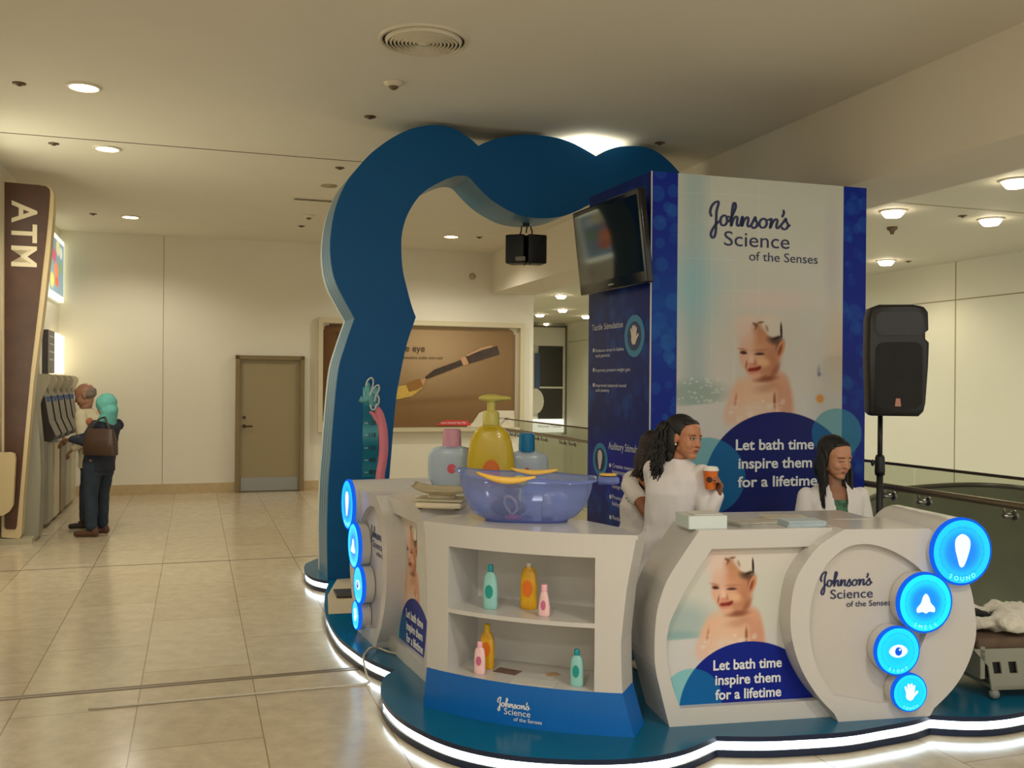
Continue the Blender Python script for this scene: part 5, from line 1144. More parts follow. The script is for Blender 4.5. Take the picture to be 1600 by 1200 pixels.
for k in range(3):
    a = 2.1*k+.4; bm = NB(); tube(bm, [stx+UZ*.65, stx+Vector((math.cos(a)*.42, math.sin(a)*.42, ZP+.015))], .012, 8); obj('leg', bm, BLACK, t, True)
    bm = NB(); tube(bm, [stx+UZ*.4, stx+Vector((math.cos(a)*.21, math.sin(a)*.21, .37))], .008, 8); obj('brace', bm, BLACK, t, True)
# cabinet
la = math.radians(-12); lu = Vector((math.cos(la), math.sin(la), 0)); ln = Vector((lu.y, -lu.x, 0)); k = 6.15/F
scx = P(1396, 560, 6.0); ctr = Vector((scx.x, scx.y, 0)); hz = (650-483)*k
t = thing('loudspeaker', Vector((ctr.x, ctr.y, zb_)), 'large black moulded loudspeaker on a stand in front of the pale wall', 'loudspeaker')
def spz(y): return H-(y-606.5)/F*6.1
bm = NB(); hw_ = .18; LS = Plane(ctr+ln*.12, lu)
fo = [( -hw_*.93, zb_+.02), (-hw_*.8, zb_), (hw_*.7, zb_), (hw_*.86, zb_+.03), (hw_*.92, zb_+.08), (hw_, zb_+hz*.45), (hw_*1.02, zb_+hz*.66), (hw_*.9, zb_+hz*.69), (hw_*.9, zb_+hz*.75), (hw_*1.0, zb_+hz*.77), (hw_*.98, zb_+hz*.93), (hw_*.85, zb_+hz*.98), (hw_*.5, zb_+hz), (-hw_*.6, zb_+hz), (-hw_*.9, zb_+hz*.97), (-hw_*.99, zb_+hz*.88), (-hw_, zb_+hz*.5)]
mid = [(x*1.0, z) for x, z in fo]
def ringv(sc, off, dz=0): return [bm.verts.new(LS.at(x*sc-(.0), (z-zb_-hz/2)*(.5+.5*sc)+zb_+hz/2, off)) for x, z in fo]
rs_ = [ringv(.90, .03), ringv(.97, .02), ringv(1, 0), ringv(1, -.14), ringv(.8, -.27), ringv(.62, -.33)]
bm.faces.new(rs_[0]); bm.faces.new(rs_[-1][::-1])
for a, b_ in zip(rs_, rs_[1:]):
    for i in range(len(a)): bm.faces.new((a[i], a[(i+1) % len(a)], b_[(i+1) % len(a)], b_[i]))
obj('cabinet', bm, BLACK, t, auto=35)
bm = NB(); slab(bm, LS, rrect(-hw_*.72, hw_*.78, zb_+.05, zb_+hz*.66, .05), [], .036, .02); obj('grille', bm, mat('black_grille', (20, 19, 18), .6, bump=.5, bscale=400), t)
bm = NB(); slab(bm, LS, rrect(-hw_*.72, hw_*.8, zb_+hz*.72, zb_+hz*.93, .04), [], .036, .02); obj('horn', bm, mat('black_horn', (10, 10, 10), .4), t)
bm = NB(); x_, z_ = LS.hit(1403, 634, .036); slab(bm, LS, [(x_-.018, z_-.004), (x_+.018, z_-.004), (x_+.012, z_+.045), (x_-.012, z_+.045)], [], .039, .036); obj('badge', bm, mat('copper_badge', (172, 118, 96), .4, metal=.3), t)
# ---- crib-like seat at right on the platform
q0 = Vector((G(1549, 1094, ZP).x, G(1549, 1094, ZP).y, 0)); cuu = Vector((math.cos(.12), math.sin(.12), 0)); CP = Plane(q0, cuu)
t = thing('baby_cradle', q0+cuu*.3+UZ*ZP, 'grey plastic baby cradle with slots at the right edge of the platform', 'cradle')
zA = CP.hit(1521, 1015)[1]; xL_ = CP.hit(1521, 1015)[0]
outl = [(xL_, zA), (xL_+.08, ZP+.17), (xL_+.10, ZP+.05), (xL_+.72, ZP+.05), (xL_+.76, ZP+.17), (xL_+.84, zA)]
holes = [[(xL_+.10+.085*k+dx, zz) for dx, zz in ((0, zA-.065), (.045, zA-.065), (.055, zA-.125), (.012, zA-.125))] for k in range(8)]
bm = NB(); slab(bm, CP, outl, holes, 0, -.012); slab(bm, CP, outl, holes, -.42, -.432)
box(bm, CP.at(xL_+.42, ZP+.06, -.21), cuu*.31, CP.n*.21, UZ*.008); box(bm, CP.at(xL_+.05, (zA+ZP)/2+.06, -.21), cuu*.012+UZ*-.0, CP.n*.21, UZ*.08); box(bm, CP.at(xL_+.79, (zA+ZP)/2+.06, -.21), cuu*.012, CP.n*.21, UZ*.08)
obj('shell', bm, mat('grey_green_plastic', (140, 140, 126), .45), t)
bm = NB(); slab(bm, CP, [(x, z) for h_ in [holes[0]] for x, z in [(xL_+.06, zA-.15), (xL_+.78, zA-.15), (xL_+.78, zA-.04), (xL_+.06, zA-.04)]], [], -.02, -.03); obj('lining', bm, BLACK, t)
for a in (.12, .70):
    for o_ in (-.01, -.42): bm = NB(); ball(bm, CP.at(xL_+a, ZP+.028, o_), .026); obj('foot', bm, mat('grey_foot', (120, 124, 118), .5), t, True)
bm = NB(); box(bm, CP.at(xL_+.45, zA+.02, -.21), cuu*.42, CP.n*.2, UZ*.03, .02); obj('mattress', bm, mat('brown_cover', (92, 74, 58), .8, noise=.2, nscale=20), t, auto=40)
bm = NB(); fr = random.Random(4)
for k in range(46): u = fr.uniform(.10, .86); ball(bm, CP.at(xL_+u, zA+.085+.06*math.sin((u-.05)*3.4)*fr.uniform(.5, 1), -fr.uniform(.04, .38)), (fr.uniform(.05, .09), fr.uniform(.05, .07), fr.uniform(.025, .045)), seg=10, rings=6)
fb = base_origin(bm); fl_ = thing('fleece_blanket', fb, 'crumpled cream fleece blanket heaped in the grey cradle', 'blanket')
fuse('fleece', bm, .012, mat('white_fleece', (214, 208, 192), .95, bump=.9, bscale=90, sheen=.5), fl_, None, 4, .022, 16)
bm = NB(); fr = random.Random(9); cc = CP.at(xL_+.12, zA+.12, -.25)
for k in range(14): ball(bm, cc+Vector((fr.uniform(-.09, .09), fr.uniform(-.06, .06), fr.uniform(-.05, .05))), (fr.uniform(.03, .06), .04, fr.uniform(.025, .05)), seg=10, rings=6)
single('black_bag', bm, mat('black_cloth', (22, 20, 20), .8, bump=.4), 'crumpled black cloth bag behind the round end of the right counter', 'bag', smooth=True)
# black plate and cable at left
p = Vector((*g2(545, 930), ZP)); bm = NB(); box(bm, p+UZ*.018, Vector((.10, .02, 0)), Vector((-.03, .10, 0)), UZ*.010, .004); single('floor_plate', bm, mat('dark_grey_plate', (70, 66, 62), .4), 'dark flat plate lying on the platform at the foot of the arch', 'plate')
cb_ = [G(622, 1022, ZP+.01), G(606, 1018, ZP+.01), G(592, 1013, ZP+.012), G(580, 1012, ZP+.03), G(573, 1018, ZP+.012)]
e_ = G(572, 1068, .006); cb_ += [Vector((G(571, 1030, ZP).x-.01, G(571, 1030, ZP).y-.01, ZP+.005)), Vector((e_.x, e_.y+.01, .05)), e_, e_-E1*.25+Vector((0, 0, 0)), e_-E1*.8, e_-E1*1.4]
bm = NB(); tube(bm, spl(cb_, 6), .006, 8); single('power_cable', bm, mat('white_cable', (186, 176, 156), .5), 'white cable running from the left counter over the glowing edge to the floor joint', 'cable', smooth=True)
# ================================================================ PEOPLE
SKINM = vcol_mat('skin', .5); SKINM.node_tree.nodes['Principled BSDF'].inputs['Subsurface Weight'].default_value = .08; SKINM.node_tree.nodes['Principled BSDF'].inputs['Subsurface Radius'].default_value = (.02, .008, .004)
def headM(c, fd, up=(0, 0, 1), s=1.0):
    y = -Vector(fd).normalized(); z = Vector(up); z = (z-y*z.dot(y)).normalized(); x = y.cross(z)
    return Matrix.Translation(Vector(c)) @ Matrix((x, y, z)).transposed().to_4x4() @ Matrix.Scale(s, 4)
def hball(bm, M, c, r, seg=18, rot=None):
    T = M @ Matrix.Translation(Vector(c)) @ (rot.to_4x4() if rot else Matrix.Identity(4)) @ Matrix.Diagonal((*r, 1)); bmesh.ops.create_uvsphere(bm, u_segments=seg, v_segments=12, radius=1, matrix=T)
def hlimb(bm, M, a, b, ra, rb): s = M.to_scale()[0]; limb(bm, M@Vector(a), M@Vector(b), ra*s, rb*s, 10)
def head_prims(bm, M, man=False):
    hball(bm, M, (0, .018, .035), (.075, .094, .084)); hball(bm, M, (0, -.024, -.016), (.067, .066, .084)); hball(bm, M, (0, -.028, -.060), (.056, .058, .050)); hball(bm, M, (0, -.01, .03), (.070, .078, .07))
    hball(bm, M, (0, -.062, -.096), (.026, .024, .020)); hlimb(bm, M, (.044, -.005, -.062), (.014, -.056, -.094), .022, .020); hlimb(bm, M, (-.044, -.005, -.062), (-.014, -.056, -.094), .022, .020)
    for s in (-1, 1):
        hball(bm, M, (s*.034, -.050, -.034), (.030, .032, .032)); hball(bm, M, (s*.032, -.034, -.064), (.030, .036, .032)); hball(bm, M, (s*.041, -.030, -.046), (.027, .038, .042)); hball(bm, M, (s*.030, -.068, .022), (.024, .018, .012)); hball(bm, M, (s*.031, -.070, .002), (.017, .014, .012))
        hball(bm, M, (s*.076, .008, -.008), (.009, .018, .03)); hball(bm, M, (s*.010, -.092, -.035), (.007, .008, .006))
    hlimb(bm, M, (0, -.080, .012), (0, -.098, -.032), .0075, .0095); hball(bm, M, (0, -.100, -.033), (.010, .009, .008))
    hball(bm, M, (0, -.083, -.059), (.022, .011, .006)); hball(bm, M, (0, -.081, -.068), (.019, .011, .007)); hball(bm, M, (0, -.035, .055), (.058, .045, .042))
def face_col(M, skin, lip, browc, eyes='open', lash=(24, 16, 12)):
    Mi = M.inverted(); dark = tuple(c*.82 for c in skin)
    def f(p):
        q = Mi @ p; x, y, z = abs(q.x), q.y, q.z
        if y < -.045 and -.1 < z < .06:
            if eyes == 'open':
                e = ((x-.031)/.0140)**2+((z-.002)/.0058)**2
                if e < 1: return (26, 18, 14) if ((x-.031)/.0066)**2+((z-.002)/.0070)**2 < 1 else (176, 158, 146)
                if e < 1.8 and z > .001: return lash
            else:
                if ((x-.031)/.016)**2+((z+.001)/.0028)**2 < 1: return lash
            if ((x-.032)/.019)**2+((z-.0225+.12*abs(x-.032))/.0038)**2 < 1: return browc
            if ((x)/.022)**2+((z+.0635)/.0095)**2 < 1 and y < -.066: return tuple(c*.65 for c in lip) if abs(z+.0635) < .0015 else lip
            if (x-.010)**2+(z+.041)**2 < 1.4e-5 and y < -.085: return tuple(c*.45 for c in skin)
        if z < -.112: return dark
        return skin
    return f
def hand(bm, wrist, d, n, side, curl=(.5, .7, .6), s=1.0, thumb=.6):
    """d: finger direction, n: direction the palm faces, side: where the thumb is"""
    wrist = Vector(wrist); d = Vector(d).normalized(); n = Vector(n); n = (n-d*n.dot(d)).normalized(); sd = d.cross(n); sd = sd if sd.dot(Vector(side)) > 0 else -sd
    for k, o in enumerate((.027, .009, -.009, -.026)): limb(bm, wrist+sd*o*.6*s, wrist+(d*.078+sd*o)*s, .014*s, .0115*s, 8)
    for k, (o, L) in enumerate(((.027, .92), (.009, 1.05), (-.009, 1.0), (-.026, .8))):
        p = wrist+(d*.08+sd*o)*s; a = 0
        for q, (ln_, r) in enumerate(((.036, .0092), (.026, .0084), (.02, .0074))):
            a += curl[q]*(1+.06*k); dd = d*math.cos(a)+n*math.sin(a)+sd*o*2*(1-q*.3); e = p+dd.normalized()*ln_*L*s; limb(bm, p, e, r*s, (r-.0007)*s, 8); p = e
    p = wrist+(d*.018+sd*.028)*s; dd = (sd*.75+d*.75+n*.35).normalized()
    e = p+dd*.042*s; limb(bm, p, e, .0125*s, .0105*s, 8); dd2 = (dd+n*thumb+d*.25).normalized(); e2 = e+dd2*.03*s; limb(bm, e, e2, .0105*s, .0085*s, 8); limb(bm, e2, e2+(dd2+n*.3).normalized()*.022*s, .0088*s, .0075*s, 8)
def frame_of(fwd): f = Vector((fwd[0], fwd[1], 0)).normalized(); return f, Vector((f.y, -f.x, 0))
def torso(bm, pts, f, r, pw=2.3, seg=24):
    loft(bm, [(Vector(c), r*a, f*b_) for c, a, b_ in pts], seg, pw)
CLOTH = {}
# ---- woman with cup, half sitting on a stool, back to the camera, looking round to the right
W1Y = 5.3; f, r = frame_of((.62, .78))
pel = P(1040, 862, W1Y+.0); che = P(1051, 770, W1Y); nk = P(1058, 719, W1Y); hd = P(1071, 684, W1Y-.02)
w1 = thing('person', Vector((pel.x, pel.y, ZP)), 'woman in white lab coat, long curly black hair, looking back with an orange cup', 'person')
M = headM(hd, (.66, -.75, -.08), (.06, .04, 1), .98)
shR = nk+r*.155-Vector((0, 0, .06)); shL = nk-r*.155-Vector((0, 0, .06))
elR = P(1104, 812, W1Y-.14); wrR = P(1106, 774, W1Y-.22); cup = P(1110, 748, W1Y-.20)
wrR = cup+Vector((.048, .028, -.088)); elL = shL+Vector((.04, .05, -.26)); wrL = elL+f*.2+Vector((0, 0, .03))
bm = NB(); head_prims(bm, M); limb(bm, M@Vector((0, .02, -.05)), nk-UZ*.02, .046, .05)
torso(bm, [(pel-UZ*.1, .14, .10), (pel, .15, .11), (pel+(che-pel)*.5, .115, .085), (che, .13, .095), (nk-UZ*.06, .13, .07), (nk-UZ*.02, .05, .045)], f, r)
for a, b_, c_ in ((shR, elR, wrR), (shL, elL, wrL)): limb(bm, a, b_, .042, .034); limb(bm, b_, c_, .034, .022)
hipR = pel+r*.08-UZ*.05; hipL = pel-r*.08-UZ*.05; knR = hipR+f*.38-UZ*.08; knL = hipL+f*.38-UZ*.08; anR = knR-f*.06; anR.z = ZP+.2; anL = knL+f*.02; anL.z = ZP+.2
for a, b_, c_ in ((hipR, knR, anR), (hipL, knL, anL)): limb(bm, a, b_, .075, .052); limb(bm, b_, c_, .05, .034)
hand(bm, wrR, Vector((.05, -.42, .9)), Vector((-1, -.2, 0)), (-.1, .9, .3), (.5, .75, .6), .92)
hand(bm, wrL, f, -UZ, -r, (.3, .4, .3), .92)
SK1 = (182, 122, 88)
fuse('body', bm, .004, SKINM, w1, face_col(M, SK1, (158, 84, 70), (52, 32, 24)), 5)
COAT = mat('white_coat_cloth', (226, 220, 218), .8, bump=.12, bscale=160); 
bm = NB()
torso(bm, [(pel-UZ*.26-f*.02, .19, .17), (pel-UZ*.1-f*.01, .185, .155), (pel+UZ*.02, .17, .135), (pel+(che-pel)*.45, .14, .11), (che, .158, .118), (nk-UZ*.10, .172, .105), (nk-UZ*.06, .160, .085), (nk-UZ*.03, .115, .070), (nk-UZ*.005, .072, .060), (nk+UZ*.012, .060, .055)], f, r)
for a, b_, c_ in ((shR, elR, wrR-(wrR-elR)*.05), (shL, elL, wrL)): limb(bm, a-UZ*.005, b_, .054, .050); limb(bm, b_, c_, .050, .036)
fuse('lab_coat', bm, .009, COAT, w1, None, 3, .007, 9, (1.2, 1.2, .6))
bm = NB()
for a, b_, c_ in ((hipR, knR, anR), (hipL, knL, anL)): limb(bm, a, b_, .088, .064); limb(bm, b_, c_, .062, .05)
fuse('trousers', bm, .014, mat('dark_trousers', (30, 32, 42), .8), w1)
for s, an in (('shoe', anR), ('shoe', anL)):
    bm = NB(); q = Vector((an.x, an.y, ZP+.2)); limb(bm, q-UZ*.1, q-UZ*.165, .04, .03); limb(bm, q-UZ*.16, q+f*.15-UZ*.17, .032, .026); fuse('shoe', bm, .01, mat('black_shoe', (24, 22, 22), .5), w1)
HAIRK = mat('black_hair', (15, 11, 9), .55, bump=.4, bscale=140, noise=.5, nscale=30)
bm = NB(); hball(bm, M, (0, .040, .045), (.090, .100, .088)); hball(bm, M, (.0, .10, -.03), (.105, .08, .11)); hball(bm, M, (.04, .11, -.11), (.11, .08, .08)); hball(bm, M, (.07, .05, -.01), (.032, .05, .085)); hball(bm, M, (-.068, .058, -.02), (.032, .055, .10)); hball(bm, M, (0, -.024, .083), (.062, .042, .027)); hball(bm, M, (.02, .085, -.19), (.085, .05, .05)); hball(bm, M, (-.06, .05, -.10), (.03, .03, .05))
rr_ = random.Random(31); Mi = M
for k in range(620):
    an = rr_.uniform(-1.75, 1.6); st = Vector((.092*math.sin(an)+.01, .075+.085*math.cos(an), rr_.uniform(-.12, .08))); L = rr_.uniform(.12, .29)*(.7+.3*math.cos(an))
    a = M@st; out_ = (M.to_3x3()@Vector((math.sin(an), math.cos(an), 0))).normalized(); pts = [a]
    for q in range(1, 8):
        t_ = q/7; pts.append(a+out_*(.03*math.sin(t_*2.6)+.006*math.sin(q*1.9+k))+Vector((-.015*t_+.007*math.sin(q*2.3+k*1.7), .005*math.cos(q*2.1+k), -L*t_)))
    tube(bm, pts, 0, 5, True, [.004, .006, .0062, .006, .0055, .005, .004, .0015])
obj('hair', bm, HAIRK, w1, True)
bm = NB(); ball(bm, M@Vector((.083, -.002, -.040)), .006, seg=8, rings=6); ball(bm, M@Vector((-.083, -.002, -.040)), .006, seg=8, rings=6); obj('earring', bm, mat('pearl', (230, 226, 216), .2), w1, True)
# the cup
CUPM = mat('orange_cup', (214, 106, 34), .45); t = thing('paper_cup', cup-UZ*.055, 'orange paper cup with white lid held by the curly-haired woman', 'cup')
bm = NB(); lathe(bm, cup, [(.027, -.055), (.041, .045)], 24); obj('cup_body', bm, CUPM, t, auto=40)
bm = NB(); lathe(bm, cup, [(.044, .044), (.044, .052), (.040, .055), (.038, .064), (.034, .065), (.032, .060)], 24); obj('lid', bm, mat('white_lid', (226, 222, 214), .4), t, auto=40)
bm = NB(); dd = Vector((-.35, -.93, 0)).normalized(); lathe(bm, cup+dd*.0335+UZ*-.002, [(.016, 0), (.016, .003)], 20, dd+UZ*-.14); obj('round_emblem', bm, mat('cup_emblem', (60, 40, 34), .5), t)
# ---- woman behind her, T-shirt, hand to her hair
W2Y = 5.8; f, r = frame_of((.85, .5))
pel = P(1000, 852, W2Y); che = P(1003, 790, W2Y); nk = P(1012, 742, W2Y); hd = P(1026, 706, W2Y+.02)
w2 = thing('person', Vector((pel.x, pel.y, ZP)), 'woman in white T-shirt and jeans, long brown hair, hand raised to her neck', 'person')
M = headM(hd, (.8, .45, -.3), (.1, .05, 1), .98)
shR = nk+r*.15-Vector((0.015, 0, .05)); shL = nk-r*.15-Vector((0, 0, .05))
elR = P(1016, 806, W2Y-.30); wrR = P(1014, 764, W2Y-.16); shR = P(983, 758, W2Y-.10)
elL = shL+Vector((.14, .03, -.24)); wrL = elL+f*.22
bm = NB(); head_prims(bm, M); limb(bm, M@Vector((0, .02, -.05)), nk-UZ*.02, .046, .05)
torso(bm, [(pel-UZ*.1, .14, .10), (pel, .15, .11), (pel+(che-pel)*.5, .115, .085), (che, .13, .095), (nk-UZ*.06, .13, .07), (nk-UZ*.02, .05, .045)], f, r)
for a, b_, c_ in ((shR, elR, wrR), (shL, elL, wrL)): limb(bm, a, b_, .046, .038); limb(bm, b_, c_, .038, .024)
hand(bm, wrR, Vector((.05, .15, 1)), (.2, .9, .1), (-.8, 0, .3), (.35, .5, .5), .92); hand(bm, wrL, f, -UZ, -r, (.3, .4, .3), .92)
hipR = pel+r*.08-UZ*.04; hipL = pel-r*.08-UZ*.04; knR = hipR+f*.38+r*.02-UZ*.12; knL = hipL+f*.4-UZ*.1; anR = knR-f*.05; anR.z = ZP+.12; anL = knL+f*.0; anL.z = ZP+.12
SK2 = (180, 112, 70)
fuse('body', bm, .005, SKINM, w2, face_col(M, SK2, (150, 74, 62), (44, 26, 18)), 2)
bm = NB(); torso(bm, [(pel-UZ*.02-f*.0, .175, .135), (pel+UZ*.04, .165, .13), (pel+(che-pel)*.5, .14, .108), (che, .15, .115), (nk-UZ*.09, .16, .095), (nk-UZ*.045, .13, .07), (nk-UZ*.015, .065, .055)], f, r)
limb(bm, shR, shR+(elR-shR)*.42, .052, .054); limb(bm, nk-UZ*.07, shR, .06, .052); limb(bm, shL, shL+(elL-shL)*.45, .062, .056)
fuse('t_shirt', bm, .009, mat('white_tshirt', (234, 226, 220), .85, bump=.1, bscale=160), w2, None, 3, .006, 10)
bm = NB(); torso(bm, [(pel-UZ*.12, .16, .125), (pel+UZ*.02, .158, .125)], f, r)
for a, b_, c_ in ((hipR, knR, anR), (hipL, knL, anL)): limb(bm, a, b_, .092, .068); limb(bm, b_, c_, .066, .052)
fuse('jeans', bm, .012, mat('faded_jeans', (104, 112, 100), .85, noise=.2, nscale=14), w2, None, 2, .004, 12)
for an in (anR, anL):
    bm = NB(); q = Vector((an.x, an.y, ZP+.12)); limb(bm, q-UZ*.05, q-UZ*.085, .04, .032); limb(bm, q-UZ*.085, q+f*.15-UZ*.095, .032, .024); fuse('shoe', bm, .01, mat('black_shoe', (24, 22, 22), .5), w2)
bm = NB(); hball(bm, M, (0, .03, .04), (.088, .105, .09)); hball(bm, M, (0, .07, -.06), (.085, .06, .12))
rr_ = random.Random(8)
for k in range(150):
    an = rr_.uniform(-1.8, 2.2); a = M@Vector((.082*math.sin(an), .04+.075*math.cos(an), rr_.uniform(-.04, .05))); L = rr_.uniform(.22, .31); pts = [a]
    for q in range(1, 8): t_ = q/7; pts.append(a+Vector((-.075*t_*t_+.008*math.sin(q*1.3+k), -.05*math.sin(t_*1.6)+.006*math.cos(q+k), -L*t_)))
    tube(bm, pts, 0, 5, True, [.008, .010, .010, .009, .008, .007, .005, .002])
obj('hair', bm, mat('brown_hair', (34, 18, 14), .5, bump=.8, bscale=70), w2, True)
bm = NB(); d = (wrR-elR).normalized(); lathe(bm, wrR-d*.02, [(.027, -.012), (.03, 0), (.027, .012)], 18, d, cap=False); lathe(bm, wrR-d*.02+Vector((.0, -.03, 0)), [(.016, 0), (.016, .007)], 16, (.1, -1, .1)); obj('wristwatch', bm, mat('steel_watch', (210, 208, 200), .25, metal=.6), w2, True)
# ---- seated woman at right
W3Y = 5.75; f, r = frame_of((.12, -.99))
pel = P(1302, 880, W3Y); che = P(1302, 806, W3Y); nk = P(1302, 753, W3Y); hd = P(1306, 715, W3Y-.03)
w3 = thing('person', Vector((pel.x, pel.y, ZP)), 'seated woman in white coat over green top, long straight black hair, looking down', 'person')
M = headM(hd, (.42, -.88, -.20), (-.02, .1, 1), 1.02)
shR = nk+r*.170-UZ*.085; shL = nk-r*.170-UZ*.085     # her right arm is at the left of the photo
elR = shR+Vector((-.045, -.02, -.25)); wrR = elR+Vector((.12, -.16, -.05)); elL = shL+Vector((.05, -.02, -.25)); wrL = elL+Vector((-.12, -.16, -.05))
bm = NB(); head_prims(bm, M); limb(bm, M@Vector((0, .02, -.05)), nk-UZ*.02, .046, .05)
torso(bm, [(pel-UZ*.1, .14, .10), (pel, .15, .11), (pel+(che-pel)*.5, .115, .085), (che, .13, .098), (nk-UZ*.06, .13, .07), (nk-UZ*.02, .05, .045)], f, r)
for a, b_, c_ in ((shR, elR, wrR), (shL, elL, wrL)): limb(bm, a, b_, .042, .034); limb(bm, b_, c_, .034, .022)
hand(bm, wrR, Vector((.6, -.7, 0)), -UZ, (0, -1, 0.1), (.2, .3, .3), .92); hand(bm, wrL, Vector((-.6, -.7, 0)), -UZ, (0, -1, .1), (.2, .3, .3), .92)
hipR = pel+r*.08-UZ*.03; hipL = pel-r*.08-UZ*.03; knR = hipR+f*.33; knL = hipL+f*.33; anR = knR-f*.02; anR.z = ZP+.1; anL = knL-f*.02; anL.z = ZP+.1
SK3 = (190, 136, 104)
fuse('body', bm, .004, SKINM, w3, face_col(M, SK3, (180, 100, 92), (60, 40, 30), 'down'), 5)
bm = NB(); torso(bm, [(pel+UZ*.02, .14, .115), (che-UZ*.03, .135, .108), (che+UZ*.05, .135, .112), (nk-UZ*.10, .12, .09)], f, r)
fuse('green_top', bm, .009, mat('green_print_top', (70, 112, 86), .8, noise=.7, nscale=28), w3)
# open coat: shell with a V in front
def vcoat(p):
    d = p-nk; x = d.dot(r); y = d.dot(f); z = d.z
    return y > .015 and abs(x-.0) < .010+max(0, (z+.27))*.15 and z > -.36
bm = NB(); torso(bm, [(pel-UZ*.06, .185, .15), (pel+UZ*.04, .17, .14), (pel+(che-pel)*.5, .155, .125), (che, .175, .128), (nk-UZ*.11, .185, .110), (nk-UZ*.075, .178, .095), (nk-UZ*.04, .135, .080), (nk-UZ*.012, .085, .068), (nk+UZ*.012, .068, .060)], f, r)
for a, b_, c_ in ((shR, elR, wrR), (shL, elL, wrL)): limb(bm, a, b_, .056, .050); limb(bm, b_, c_, .05, .04)
co = fuse('lab_coat', bm, .008, COAT, w3, None, 3, .006, 9, (1.2, 1.2, .6))
wl = wloc(co); b2 = bmesh.new(); b2.from_mesh(co.data); bmesh.ops.delete(b2, geom=[v for v in b2.verts if vcoat(v.co+wl)], context='VERTS')
for _ in range(5): bmesh.ops.smooth_vert(b2, verts=[v for v in b2.verts if v.is_boundary], factor=.5, use_axis_x=True, use_axis_y=True, use_axis_z=True)
b2.to_mesh(co.data); b2.free()
bm = NB()
for k, z_ in enumerate((-.2, -.28)): ball(bm, nk-r*.045+f*.142+UZ*z_, (.008, .008, .008), seg=8, rings=6)
obj('coat_button', bm, mat('coat_button', (180, 172, 162), .4), w3, True)
bm = NB()
for a, b_, c_ in ((hipR, knR, anR), (hipL, knL, anL)): limb(bm, a, b_, .085, .06); limb(bm, b_, c_, .06, .048)
fuse('trousers', bm, .014, mat('dark_trousers', (30, 32, 42), .8), w3)
for an in (anR, anL): bm = NB(); q = Vector((an.x, an.y, ZP+.1)); limb(bm, q-UZ*.04, q-UZ*.065, .04, .03); limb(bm, q-UZ*.065, q+f*.13-UZ*.072, .03, .024); fuse('shoe', bm, .01, mat('black_shoe', (24, 22, 22), .5), w3)
bm = NB(); hball(bm, M, (0, -.022, .082), (.060, .042, .028)); hball(bm, M, (0, .034, .045), (.084, .100, .086)); hball(bm, M, (0, .07, -.06), (.08, .055, .10)); hball(bm, M, (.072, .03, -.02), (.022, .05, .08)); hball(bm, M, (-.074, .03, -.02), (.022, .05, .08))
rr_ = random.Random(17)
for k in range(260):
    side = 1 if k % 2 else -1; an = rr_.uniform(.2, 1.5)*side; a = M@Vector((.084*math.sin(an), .03+.075*math.cos(an)*rr_.uniform(.6, 1), rr_.uniform(-.02, .06))); L = rr_.uniform(.27, .36)
    o_ = nk+r*(-1 if side > 0 else 1)*0; pts = [a]
    sx = (M.to_3x3()@Vector((side, 0, 0))).normalized()
    for q in range(1, 9): t_ = q/8; pts.append(a+sx*(.018*math.sin(t_*2.4))+f*(.085*math.sin(min(1, t_*1.5)*1.57))*(.9 if side > 0 else .8)+Vector((0, 0, -L*t_))+Vector((.003*math.sin(k+q), 0, 0)))
    tube(bm, pts, 0, 5, True, [.006, .008, .009, .009, .008, .008, .007, .005, .002])
obj('hair', bm, HAIRK, w3, True)
# stools
def stool(p, z, label):
    t = thing('bar_stool', Vector((p.x, p.y, ZP)), label, 'stool', None); b_ = Vector((p.x, p.y, 0))
    bm = NB(); lathe(bm, b_, [(.15, z-.05), (.165, z-.03), (.165, z-.01), (.15, z)], 28); obj('seat', bm, mat('black_seat', (24, 22, 22), .5), t, True)
    bm = NB(); tube(bm, [b_+UZ*(ZP+.02), b_+UZ*(z-.05)], .022, 14); obj('pole', bm, METAL, t, True)
    bm = NB(); lathe(bm, b_, [(.19, ZP), (.185, ZP+.01), (.05, ZP+.03), (.025, ZP+.06)], 28); obj('base', bm, METAL, t, True)
    bm = NB(); a = b_+UZ*(ZP+.25); pts = [a+Vector((.14*math.cos(q), .14*math.sin(q), 0)) for q in np.linspace(0, 2*math.pi, 25)]; tube(bm, pts, .01, 8); tube(bm, [a-Vector((.14, 0, 0)), a+Vector((.14, 0, 0))], .008, 8); obj('foot_ring', bm, METAL, t, True)
stool(P(1040, 862, W1Y)-Vector((.0, .0, 0)), P(1040, 862, W1Y).z-.14, 'bar stool under the curly-haired woman behind the right counter')
stool(P(1000, 852, W2Y), P(1000, 852, W2Y).z-.13, 'bar stool under the woman in the T-shirt')
stool(P(1302, 880, W3Y), P(1302, 880, W3Y).z-.12, 'stool under the seated woman at right')
